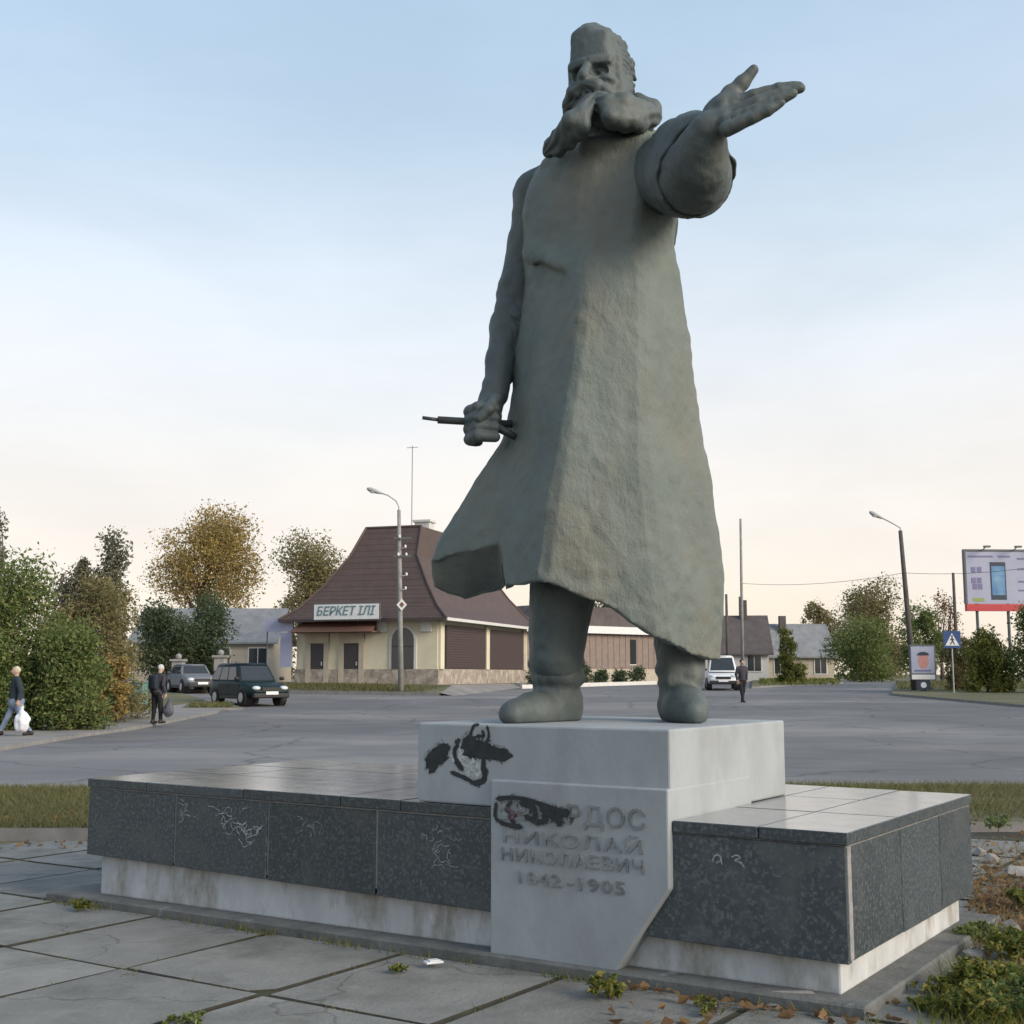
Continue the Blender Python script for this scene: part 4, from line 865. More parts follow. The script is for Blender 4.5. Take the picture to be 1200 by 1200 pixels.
right_verge = gp((1045,815),(1200,829)); right_verge = [right_verge[0], right_verge[1], (60, right_verge[1][1]-8), (80, 95), (P(1052,88).x, 88), (P(1046,76).x, 76)]
sheet('right_verge', right_verge, .10, M['ground'], .16, M['kerb'])
mv = [tuple(P(878,72)[:2]), tuple(P(985,82)[:2]), tuple(P(975,112)[:2]), tuple(P(880,112)[:2])]
sheet('middle_verge', mv, .10, M['ground'], .16, M['kerb'])
blades('far_grass', 'rough green grass on the far right verge', np.array([q for q in scatter(16000,18,42,53,82,9) if q[0] > (1046-600)/FPX*q[1] and q[1] > 68-(q[0]-20)*.45]), .22, .06, M['blade'], 10, .6, lambda y: tz(y)+.1)
blades('far_grass', 'rough green grass on the far middle verge', np.array([q for q in scatter(5000,14,28,75,100,11) if .198 < q[0]/q[1] < .262]), .2, .07, M['leaf_weed'], 12, .6, lambda y: tz(y)+.1)
blades('yard_grass', 'dull green grass on the bank before the cream house', np.array([tuple((HC+ha*u+hb_*v)[:2]) for u, v in np.random.default_rng(5).uniform((-1,-4.4),(12,-1),(7000,2))]), .14, .05, M['blade'], 13, .6,
       lambda y: .62+max(0,min(1,(y-61.5)/4.5))*.38)
blades('yard_grass', 'weedy grass on the small traffic island by the car', np.array([tuple(G(*q)[:2]) for q in np.random.default_rng(6).uniform((222,827),(272,832),(1200,2))]), .12, .04, M['blade'], 14, .6, lambda y: tz(y)+.09)

# ------------------------------------------------------------------ the brown roofed house
hrot = math.atan2(-ha.y, -ha.x)
house = thing('roadside_house', 'cream house with tall brown hipped roof behind the street lamp', 'house', (HC.x, HC.y, HZ), hrot)
# local frame: x to the right along the front (corner at 0, left end at -WF), y into the house
WF, WD, EV = 8.3, 15.8, 3.55
mb = MB(); mb.box((-WF,0,.75),(0,WD,EV)); mb.build('wall', M['cream'], house)
mb = MB(); mb.box((-WF-.08,-.08,-.3),(.08,WD+.08,.80)); mb.build('stone_base', M['stone_base'], house)
# roof: bell-cast hip, flaring at the eaves
def ring(o, z): return [(-WF-.5-o,-.55-o,z),(.55+o,-.55-o,z),(.55+o,WD+.5+o,z),(-WF-.5-o,WD+.5+o,z)]
rv = []; rings = [(.25,EV-.10),(-.55,EV+.55),(-1.5,EV+1.75),(-2.6,EV+3.5)]
for o_, z in rings: rv += ring(o_, z)
RX0, RX1 = -5.7, -2.3
RZ = EV+5.3; rv += [(RX0,3.2,RZ),(RX1,3.2,RZ),(RX1,WD-4,RZ),(RX0,WD-4,RZ)]
rf = []
for i in range(len(rings)):
    for k in range(4): rf.append((i*4+k, i*4+(k+1)%4, (i+1)*4+(k+1)%4, (i+1)*4+k))
n_ = len(rings)*4; rf.append((n_,n_+1,n_+2,n_+3)); rf.append((3,2,1,0))
roof = MB(); roof.add(rv, rf); roof = roof.build('roof', M['roof_brown'], house)
def on_roof_front(x, t):                                   # front slope profile, t in ring steps
    i = min(int(t), len(rings)-1); f = t-i; A = [(r[0],r[1]) for r in rings]+[None]
    y = [-.55-r[0] for r in rings]+[3.2]; z = [r[1] for r in rings]+[RZ]; return y[i]+(y[i+1]-y[i])*f, z[i]+(z[i+1]-z[i])*f
for t in np.arange(.22, 3.9, .2):                           # courses of the metal tiles
    y, z = on_roof_front(0, t); i = min(int(t), 3); f = t-i
    xl = [-WF-.5-r[0] for r in rings]+[RX0]; xr = [.55+r[0] for r in rings]+[RX1]
    a, b = xl[i]+(xl[i+1]-xl[i])*f, xr[i]+(xr[i+1]-xr[i])*f
    mb = MB(); mb.tube([(a+.05,y-.0,z),(b-.05,y-.0,z)], .014, 4); mb.build('tile_course', M['roof_brown'], roof)
for kx in (1, 2):                                           # hip caps
    pts = [Vector(rv[i*4+kx])+Vector((0,0,.03)) for i in range(len(rings))]+[Vector(rv[n_+kx])+Vector((0,0,.03))]
    mb = MB(); mb.tube(pts, .075, 6); mb.build('hip_cap', M['roof_brown'], roof)
pts = [Vector(rv[i*4])+Vector((0,0,.03)) for i in range(len(rings))]+[Vector(rv[n_])+Vector((0,0,.03))]
mb = MB(); mb.tube(pts, .075, 6); mb.build('hip_cap', M['roof_brown'], roof)
mb = MB(); mb.tube([Vector(rv[n_]), Vector(rv[n_+1])], .09, 6); mb.build('ridge_cap', M['roof_brown'], roof)
mb = MB(); mb.box((.80,-.75,EV-.22),(.86,WD+.7,EV-.06)); mb.build('fascia', M['trim_pale'], roof)
mb = MB(); mb.box((-WF-.7,-.86,EV-.22),(.80,-.80,EV-.06)); mb.build('fascia', M['shutter'], roof)
mb = MB(); mb.box((-3.3,4.6,RZ-.4),(-2.4,5.4,RZ+.42)); mb.box((-3.4,4.5,RZ+.42),(-2.3,5.5,RZ+.55)); ch = mb.build('chimney', M['trim_pale'], roof)
mb = MB(); mb.tube([(-3.4,4.4,RZ-.2),(-3.4,4.4,RZ+4.9)], .035, 5); mb.tube([(-3.75,4.4,RZ+4.8),(-3.05,4.4,RZ+4.8)], .02, 4); mb.build('antenna', M['lamp_metal'], roof)
def hx(px): return (px-512)/22.0                            # photo column -> distance along the front
def arch(x0, x1, z0, z1, n=8):
    r_ = (x1-x0)/2; c = (x0+x1)/2; return [(x0,z0),(x1,z0),(x1,z1-r_)]+[(c+r_*math.cos(a), z1-r_+r_*math.sin(a)) for a in np.linspace(0,math.pi,n)[1:-1]]+[(x0,z1-r_)]
for a, b in ((349,366),(393,412)):
    x0, x1 = hx(a), hx(b)
    mb = MB(); mb.box((x0-.32,-.10,.02),(x0-.02,.02,2.75)); mb.box((x1+.02,-.10,.02),(x1+.32,.02,2.75)); mb.box((x0-.32,-.13,2.2),(x1+.32,.0,2.75)); fr = mb.build('door_surround', M['beige'], house)
    mb = MB(); mb.box((x0,-.06,.02),(x1,.03,2.18)); dr = mb.build('door', M['door_dark'], house)
    mb = MB(); mb.box((x1-.14,-.10,1.0),(x1-.08,-.06,1.2)); mb.build('handle', M['lamp_metal'], dr)
    mb = MB(); mb.box((x0-.3,-.6,-.28),(x1+.3,-.1,.015)); mb.build('door_step', M['kerb'], house)
mb = MB(); mb.box((hx(335),-1.15,2.75),(hx(440),-.02,2.83)); mb.add([(hx(333),-1.25,2.78),(hx(442),-1.25,2.78),(hx(436),-.05,3.42),(hx(339),-.05,3.42)],[(0,1,2,3)]); mb.build('door_canopy', M['canopy_red'], house)
x0, x1 = hx(455), hx(483)
mb = MB(); mb.prism(arch(x0-.14,x1+.14,.78,3.14), -.07, .02); mb.build('window_surround', M['trim_pale'], house)
mb = MB(); mb.prism(arch(x0,x1,.80,3.0), -.10, .03); aw = mb.build('arched_window', M['glass'], house)
mb = MB(); mb.box(((x0+x1)/2-.03,-.125,.82),((x0+x1)/2+.03,-.102,2.98)); mb.box((x0,-.125,1.98),(x1,-.1025,2.04)); mb.build('glazing_bar', M['door_dark'], aw)
for px in (436, 492):
    mb = MB(); mb.box((hx(px),-.16,2.78),(hx(px+13),-.02,3.42)); mb.build('wall_light_box', M['trim_pale'], house)
# shuttered bays along the side that faces the crossing
for i, (v0, v1) in enumerate(((1.0,7.4),(8.0,14.6))):
    mb = MB(); mb.box((-.02,v0,.82),(.10,v1,3.16)); sh_ = mb.build('roller_shutter', M['shutter'], house)
    for z in np.arange(.9, 3.12, .14):
        mb = MB(); mb.box((.10,v0+.04,z),(.128,v1-.04,z+.11)); mb.build('slat', M['shutter'], sh_)
for v in (.35, 7.7, 14.9):
    mb = MB(); mb.box((-.02,v-.28,.80),(.16,v+.28,3.3)); mb.build('pilaster', M['beige'] if v > 10 else M['cream'], house)
# the long sign over the doors
mb = MB(); mb.box((hx(369),-1.55,3.42),(hx(452),-1.40,4.22)); sg = mb.build('sign_board', M['white'], house)
mb = MB(); mb.box((hx(369)-.06,-1.52,3.36),(hx(452)+.06,-1.42,4.28)); mb.build('sign_frame', M['steel_grey'], sg)
put_text('lettering', text_mesh('БЕРКЕТ ІЛІ', .66, .01, shear=.25, width=3.45), M['sign_letter'], Matrix.Translation(((hx(369)+hx(452))/2,-1.562,3.84)) @ Matrix.Rotation(math.pi/2,4,'X'), sg)
for px in (374, 447):
    mb = MB(); mb.box((hx(px),-1.42,3.5),(hx(px)+.06,-.5,3.56)); mb.build('bracket', M['steel_grey'], sg)
mb = MB(); mb.box((-WF-1.75,-.5,2.85),(-WF+.0,-.38,3.6)); s2 = mb.build('side_sign_board', M['poster_pale'], house)
mb = MB(); mb.box((-WF-.75,-.52,.9),(-WF-.05,-.40,2.8)); mb.build('notice_board', M['poster_pale'], house)
mb = MB(); mb.tube([(-WF-1.6,-.44,-.4),(-WF-1.6,-.44,2.9)], .04, 6); mb.build('sign_post', M['steel_grey'], s2)

# ------------------------------------------------------------------ other buildings
def gable(name, label, px, d, w, dep, wall_h, roof_h, rot, wall_m, roof_m, z=None, cat='house', windows=(), door=None, over=.35):
    p = P(px, d); t = thing(name, label, cat, (p.x, p.y, (tz(d) if z is None else z)), rot)
    mb = MB(); mb.box((-w/2,0,-.3),(w/2,dep,wall_h)); mb.prism([(-w/2,wall_h),(w/2,wall_h),(w/2-.001,wall_h+.001)], 0, .01)
    mb.add([(-w/2,0,wall_h),(-w/2,dep,wall_h),(-w/2,dep/2,wall_h+roof_h-.05),(w/2,0,wall_h),(w/2,dep,wall_h),(w/2,dep/2,wall_h+roof_h-.05)], [(0,1,2),(3,5,4)]); mb.build('wall', wall_m, t)
    k = roof_h/(dep/2); mb = MB()
    for sgn, y0 in ((1,-over),(-1,dep+over)):
        z0 = wall_h-over*k
        mb.add([(-w/2-over,y0,z0),(w/2+over,y0,z0),(w/2+over,dep/2,wall_h+roof_h),(-w/2-over,dep/2,wall_h+roof_h),(-w/2-over,y0,z0-.12),(w/2+over,y0,z0-.12),(w/2+over,dep/2,wall_h+roof_h-.12),(-w/2-over,dep/2,wall_h+roof_h-.12)],
               [(0,1,2,3),(4,5,6,7),(0,1,5,4),(1,2,6,5),(0,3,7,4)])
    rf_ = mb.build('roof', roof_m, t)
    for x, z0, ww, wh in windows:
        mb = MB(); mb.box((x-ww/2-.08,-.05,z0-.08),(x+ww/2+.08,.02,z0+wh+.08)); wd = mb.build('window', M['white'], t)
        mb = MB(); mb.box((x-ww/2,-.07,z0),(x-.03,-.03,z0+wh)); mb.build('pane', M['glass'], wd)
        mb = MB(); mb.box((x+.03,-.07,z0),(x+ww/2,-.03,z0+wh)); mb.build('pane', M['glass'], wd)
    if door: mb = MB(); mb.box((door-.45,-.06,0),(door+.45,.02,2.0)); mb.build('door', M['door_dark'], t)
    return t, rf_
gable('village_house', 'pale house with long grey roof beyond the dark bushes', 240, 84, 9.4, 8, 2.9, 2.3, .02, M['beige'], M['roof_grey'], windows=((3.7,.9,1.2,1.4),(1.2,.9,1.2,1.4)))
t, r_ = gable('village_house', 'far house with steep dark roof right of the statue', 842, 96, 7.4, 7, 2.4, 2.8, -.1, M['trim_pale'], M['roof_dark'], windows=((2.6,.8,1.0,1.3),))
mb = MB(); mb.box((1.9,3.0,4.3),(2.4,3.5,6.4)); mb.build('chimney', M['roof_dark'], r_)
gable('village_house', 'low far house with dark slate roof and reddish wall', 884, 103, 5.4, 7, 2.5, 2.2, .1, M['canopy_red'], M['roof_dark'], windows=((1.0,.8,1.0,1.2),))
t, r_ = gable('village_house', 'far cottage with pale grey roof behind the yellow shrub', 934, 98, 5.6, 6, 2.2, 2.4, .05, M['beige'], M['roof_grey'], windows=((1.7,.6,.9,1.3),(-1.5,.6,.9,1.3)))
mb = MB(); mb.box((-.9,2.0,3.2),(-.4,2.5,5.2)); mb.build('chimney', M['roof_dark'], r_)
# long low building with brown siding beyond the house
A, B = Vector((.9,82.5,1.0)), Vector((11.6,91.5,1.05)); dirv = (B-A); ln = dirv.length; rot = math.atan2(dirv.y, dirv.x)
bl2 = thing('roadside_shop', 'low brown sided building with white fascia seen between the boots', 'building', tuple(A), rot)
mb = MB(); mb.box((0,0,.9),(ln,7,3.35)); mb.build('wall', M['siding'], bl2)
mb = MB(); mb.box((-.05,-.05,-.4),(ln+.05,7.05,.92)); mb.build('wall_base', M['beige'], bl2)
mb = MB(); mb.box((-.3,-.45,3.35),(ln+.3,7.3,3.85)); mb.build('fascia', M['white'], bl2)
mb = MB(); mb.prism([(-.2,3.86),(ln+.2,3.86),(ln-1.5,5.2),(1.5,5.2)], .2, 6.8); mb.build('roof', M['leaf_dark'] if False else M['roof_dark'], bl2)
for k in range(24):
    mb = MB(); mb.box((k*ln/24+.02,-.035,.94),((k+1)*ln/24-.02,.0,3.34)); mb.build('siding_board', M['siding'], bl2)
for x in (ln*.33, ln*.72):
    mb = MB(); mb.box((x-.28,-.08,1.25),(x+.28,-.03,3.0)); wd = mb.build('window', M['glass'], bl2)
    mb = MB(); mb.box((x-.34,-.06,1.18),(x+.34,-.036,1.25)); mb.build('sill', M['trim_pale'], wd)
mb = MB(); a = G(612,807); b = G(770,802); n = (b-a).normalized(); w_ = Vector((-n.y,n.x,0))*.18
kz = .22
mb.add([tuple(q+Vector((0,0,dz))) for q in (a,b,b+w_,a+w_) for dz in (-.2,kz)], [(1,3,5,7),(0,1,3,2),(2,3,5,4),(4,5,7,6),(6,7,1,0)])
tag(mb.build('white_kerb_wall', M['white_kerb']), 'low white kerb wall behind the boots in front of shrubs', 'kerb wall')
for i, px in enumerate((640, 658, 690, 712, 736, 758)):
    t = (px-612)/(770-612); q = a.lerp(b, t)+w_*5; q.z = tz(q.y)
    rgk = random.Random(i); s_ = rgk.uniform(.55,.85)
    tree('clipped_shrub', ('leftmost', 'second from left', 'third from left', 'third from right', 'second from right', 'rightmost')[i]+' small round shrub behind the white kerb wall', (q.x,q.y,q.z), [((0,0,s_*.75),(s_*.8,s_*.8,s_*.7)),((.2,0,s_*1.1),(s_*.4,s_*.4,s_*.5))], 700, .16, M['leaf_dark'], .5, .05, 300+i, cat='shrub', group='round shrubs behind the white kerb wall', parts=('stem','foliage'))
for i, (px, py, h_, l) in enumerate(((212,790,1.6,'pale concrete gate pillar left of the parked silver car'), (261,786,1.8,'pale concrete gate pillar behind the green car'))):
    q = P(px, 66); t = thing('gate_pillar', l, 'pillar', (q.x,q.y,tz(66)), 0, 'concrete gate pillars')
    mb = MB(); mb.box((-.3,-.3,-.2),(.3,.3,h_)); mb.build('shaft', M['pole_concrete'], t, bevel=.03); mb = MB(); mb.box((-.38,-.38,h_),(.38,.38,h_+.12)); mb.ball((0,0,h_+.25),.17,6); mb.build('cap', M['pole_concrete'], t)

# ------------------------------------------------------------------ street lamps, poles, wires
def lamp_post(label, base, h_, lean, m, arm, name='street_lamp', r0=.15):
    t = thing(name, label, 'street lamp', tuple(base)); top = Vector((lean,0,h_))
    mb = MB(); mb.tube([(0,0,-.2),tuple(top*.5),tuple(top)], [r0,r0*.8,r0*.6], 10); mb.build('pole', m, t, smooth=True)
    mb = MB(); mb.tube([top+Vector((0,-.05,-.4))]+[top+Vector(q) for q in arm], .035, 6); mb.build('arm', M['lamp_metal'], t, smooth=True)
    e = top+Vector(arm[-1]); d = (Vector(arm[-1])-Vector(arm[-2])).normalized()
    mb = MB(); mb.tube([e-d*.1, e+d*.2, e+d*.55, e+d*.7], [.05,.11,.12,.05], 8); hd = mb.build('lamp_head', M['lamp_metal'], t, smooth=True)
    mb = MB(); mb.ball(tuple(e+d*.38+Vector((0,0,-.09))), (.16,.10,.06), 5); mb.build('lens', M['lamp_glass'], hd)
    return t
lb = G(470,814); k = FPX/lb.y
lt = lamp_post('concrete street lamp with curved arm before the cream house', lb, (814-598)/k, -5/k, M['pole_concrete'], [(0,-.05,.15),(-.15,-.1,.45),(-.55,-.2,.72),(-.95,-.2,.85)])
for z_, xo in ((5.2,.18),(5.9,.22),(6.9,-.2),(6.9,.2),(7.3,.15),(7.8,-.15)):
    mb = MB(); mb.tube([(0,-.14,z_),(xo,-.2,z_+.02)], .02, 5); mb.ball((xo,-.2,z_+.08),(.06,.06,.09),5); mb.build('insulator', M['insulator'], lt)
for z_ in (6.9,7.8): mb = MB(); mb.box((-.45,-.20,z_-.04),(.45,-.14,z_+.04)); mb.build('crossarm', M['steel_grey'], lt)
mb = MB(); mb.add([(.0,-.2,4.15),(.26,-.2,4.45),(.0,-.2,4.75),(-.26,-.2,4.45)],[(0,1,2,3)]); mb.add([(.0,-.17,4.15),(.26,-.17,4.45),(.0,-.17,4.75),(-.26,-.17,4.45)],[(3,2,1,0)]); ps = mb.build('priority_sign', M['white'], lt)
mb = MB(); mb.add([(.0,-.206,4.3),(.13,-.206,4.45),(.0,-.206,4.6),(-.13,-.206,4.45)],[(0,1,2,3)]); mb.build('sign_centre', M['canopy_red'], ps)
rb_ = P(1067,66); rb_.z = tz(66)+.1; k = FPX/66
rl = lamp_post('dark wooden street lamp with raised arm on right verge', rb_, hz(622,66)-rb_.z, -9/k, M['pole_wood'], [(0,0,.15),(-.5,-.1,.42),(-1.05,-.15,.68)], r0=.17)
def pole(label, px, d, ytop, lean=0.0, m='pole_concrete', cross=True, r0=.13):
    p = P(px, d); t = thing('utility_pole', label, 'utility pole', tuple(p), 0, 'utility poles'); h_ = hz(ytop, d)-p.z
    mb = MB(); mb.tube([(0,0,-.2),(lean,0,h_)], [r0,r0*.65], 8); mb.build('pole', M[m], t, smooth=True)
    if cross:
        for i, z_ in enumerate((h_-.3, h_-.9)):
            mb = MB(); mb.box((-.55,-.12,z_-.05),(.55,-.05,z_+.05)); ca = mb.build('crossarm', M['steel_grey'], t)
            for x in (-.5,.5): mb = MB(); mb.ball((x,-.08,z_+.12),(.06,.06,.1),5); mb.build('insulator', M['insulator'], ca)
    return t, p+Vector((lean,0,h_))
p1t = pole('tallest pale concrete pole right of the statue', 868, 78, 608, .1, cross=False, r0=.11)
p2t = pole('short dark pole nearest the statue coat', 851, 88, 697, 0, 'pole_wood', False)
p3t = pole('short dark pole beside the tall concrete pole', 866.5, 110, 700, 0, 'pole_wood', False)
p4t = pole('plain grey pole between crossing sign and billboard', 1118, 76, 672, 0, 'pole_wood', False)
def wire(a, b, sag, label):
    pts = [a.lerp(b, t)-Vector((0,0,sag*4*t*(1-t))) for t in np.linspace(0,1,14)]; mb = MB(); mb.tube(pts, .012, 4)
    tag(mb.build('overhead_wire', M['steel_grey']), label, 'wire', 'overhead wires')
rt = Vector((rb_.x-9/k*.8, rb_.y, hz(672,66)))
wire(p1t[1]-Vector((0,0,4.1)), rt, .3, 'overhead wire from the tall pole to the right street lamp')
wire(rt, P(1330,60,hz(640,60)), .5, 'overhead wire from the right street lamp past the billboard')

# ------------------------------------------------------------------ billboard, poster stand, crossing sign
d = 70; bp_ = P(1133, d); W6, H3 = 6.0, 3.0; zb_ = hz(708, d)-bp_.z
bb = thing('billboard', 'large roadside billboard showing a phone above a red strip', 'billboard', tuple(bp_), R(3))
mb = MB(); mb.box((0,0,zb_),(W6,.22,zb_+H3)); mb.build('panel', M['poster_pale'], bb)
mb = MB()
for (a, b) in (((-.08,-.03,zb_-.02),(.02,.25,zb_+H3+.08)), ((W6-.02,-.03,zb_-.02),(W6+.08,.25,zb_+H3+.08)), ((.02,-.03,zb_+H3-.04),(W6-.02,.25,zb_+H3+.08))): mb.box(a, b)
mb.build('frame', M['steel_grey'], bb)
mb = MB(); mb.box((-.05,-.05,zb_-.42),(W6+.05,.24,zb_-.025)); mb.build('red_strip', M['red_trim'], bb)
def dec(x0,z0,x1,z1,m,nm,off=.012,parent=None):
    mb = MB(); mb.box((x0,-off,zb_+z0),(x1,-off+.011,zb_+z1)); return mb.build(nm, m, parent or bb)
ph_ = dec(1.40,.22,2.30,2.35,M['poster_dark'],'phone_picture',.012); dec(1.47,.48,2.23,2.12,M['poster_blue'],'phone_screen',.022,ph_)
for i,(x0,x1,z) in enumerate(((.15,1.6,2.62),(1.9,2.6,2.62),(3.0,4.5,2.5),(3.0,4.2,1.9),(3.0,3.6,1.2),(3.0,4.4,.7))): dec(x0,z,x1,z+.10,M['poster_violet'],'text_strip')
for i,(x,z) in enumerate(((.30,1.75),(.65,1.75),(.30,1.15),(.62,1.15),(.35,.8),(.66,.8))): dec(x,z,x+.26,z+.32,M['poster_violet'],'printed_block')
dec(.35,.12,1.0,.32,M['poster_green'],'green_block')
for x in (.6, 2.4, 4.6):
    mb = MB(); mb.tube([(x,.14,-.2),(x,.14,zb_+.1)], .09, 8); mb.build('post', M['steel_grey'], bb)
for x in (1.0, 2.8, 4.4): mb = MB(); mb.tube([(x,.1,zb_+H3),(x,-.6,zb_+H3+.18)], .03, 5); mb.box((x-.18,-.75,zb_+H3+.12),(x+.18,-.55,zb_+H3+.22)); mb.build('flood_light', M['steel_grey'], bb)
q = P(1078, 64); q.z = tz(64)+.1; k = 64/FPX
cl = thing('poster_stand', 'advertising poster stand with pink portrait on the right verge', 'poster stand', tuple(q), R(-4))
zz = lambda py: hz(py,64)-q.z
mb = MB(); mb.box((-.66,0,zz(797)),(.66,.18,zz(756))); fr = mb.build('frame', M['steel_grey'], cl, bevel=.03)
mb = MB(); mb.box((-.58,-.012,zz(789)),(.58,.0,zz(758))); po = mb.build('poster', M['poster_pale'], cl)
mb = MB(); mb.slab([(.28*math.cos(a)+.02, .40*math.sin(a)) for a in np.linspace(0,2*math.pi,17)[:-1]], -.012, 0, Matrix.Translation((0,-.014,zz(775))) @ Matrix.Rotation(math.pi/2,4,'X')); mb.build('portrait', M['poster_pink'], po)
mb = MB(); mb.slab([(.30*math.cos(a)+.02, .17*math.sin(a)) for a in np.linspace(0,math.pi,9)], -.005, .006, Matrix.Translation((0,-.034,zz(768))) @ Matrix.Rotation(math.pi/2,4,'X')); mb.build('portrait_hair', M['poster_dark'], po)
mb = MB(); mb.box((-.45,-.022,zz(787)),(.40,-.013,zz(785))); mb.build('text_strip', M['poster_violet'], po)
mb = MB(); mb.box((-.58,-.014,zz(796)),(.58,0,zz(790.5))); mb.build('caption_board', M['white'], cl)
mb = MB(); mb.box((-.34,.02,zz(808)),(.34,.16,zz(797)-.002)); mb.box((-.16,.05,-.2),(.16,.13,zz(808)-.002)); mb.build('foot', M['poster_dark'], cl)
mb = MB(); mb.slab([(.15*math.cos(a), .15*math.sin(a)) for a in np.linspace(0,2*math.pi,15)[:-1]], -.02, .012, Matrix.Translation((0,.02,zz(802.5))) @ Matrix.Rotation(math.pi/2,4,'X')); mb.build('round_emblem', M['white'], cl)
q = P(1113, 62); q.z = tz(62)+.1; zz = lambda py: hz(py,62)-q.z
cs = thing('crossing_sign', 'blue square pedestrian crossing sign right of the poster stand', 'road sign', tuple(q), R(-3)); s_ = 10/FPX*62; zc = zz(750)
mb = MB(); mb.tube([(0,.05,-.2),(0,.05,zc+s_)], .035, 8); mb.build('post', M['lamp_metal'], cs)
mb = MB(); mb.box((-s_,-.02,zc-s_),(s_,.01,zc+s_)); pn = mb.build('panel', M['sign_blue'], cs, bevel=.01)
mb = MB(); mb.add([(-s_*.8,-.026,zc-s_*.7),(s_*.8,-.026,zc-s_*.7),(0,-.026,zc+s_*.75)],[(0,1,2)]); mb.build('white_triangle', M['white'], pn)
def ribbon(mb, pts, w, y):
    for a, b in zip(pts, pts[1:]):
        a, b = Vector(a), Vector(b); dd = (b-a).normalized(); n = Vector((-dd.y, dd.x))*w/2
        mb.add([(a.x+n.x,y,a.y+n.y),(b.x+n.x,y,b.y+n.y),(b.x-n.x,y,b.y-n.y),(a.x-n.x,y,a.y-n.y)],[(0,1,2,3)])
mb = MB(); ribbon(mb, [(0,zc+.10),(0.02,zc-.08)], .09, -.031); ribbon(mb, [(.02,zc-.08),(.12,zc-.24)], .05, -.0315); ribbon(mb, [(.02,zc-.08),(-.10,zc-.24)], .05, -.032); ribbon(mb, [(0,zc+.06),(.11,zc-.03)], .04, -.0325); ribbon(mb, [(0,zc+.06),(-.10,zc-.02)], .04, -.033)
mb.slab([(.05*math.cos(a), .05*math.sin(a)) for a in np.linspace(0,2*math.pi,11)[:-1]], 0, .004, Matrix.Translation((0,-.029,zc+.17)) @ Matrix.Rotation(math.pi/2,4,'X')); mb.build('walking_figure', M['poster_dark'], pn)

# ------------------------------------------------------------------ railing and green cabinet by the left sidewalk
a, b = G(108,842), G(150,836); n = 9; rl_ = thing('railing', 'low rusty metal railing beside the shrubs', 'railing', tuple(a)); dv = b-a
for k in range(n): mb = MB(); q = dv*(k/(n-1)); mb.tube([q+Vector((0,0,-.1)), q+Vector((0,0,.95))], .018, 5); mb.build('bar', M['fence_metal'], rl_)
for z_ in (.2,.92): mb = MB(); mb.tube([Vector((0,0,z_)), dv+Vector((0,0,z_))], .022, 5); mb.build('rail', M['fence_metal'], rl_)
q = G(158,831); cb = thing('metal_cabinet', 'pale green metal utility cabinet left of the old man', 'cabinet', tuple(q), R(-8))
mb = MB(); mb.box((-.36,0,.12),(.30,.5,.98)); mb.build('body', M['box_green'], cb, bevel=.02)
mb = MB(); mb.box((-.32,-.025,.18),(.10,-.002,.92)); mb.build('door', M['box_green'], cb); mb = MB(); mb.box((-.40,-.04,.98),(.34,.54,1.03)); mb.build('lid', M['box_green'], cb)
for x in (-.3,.24): mb = MB(); mb.box((x-.03,.05,-.05),(x+.03,.45,.12)); mb.build('foot', M['fence_metal'], cb)

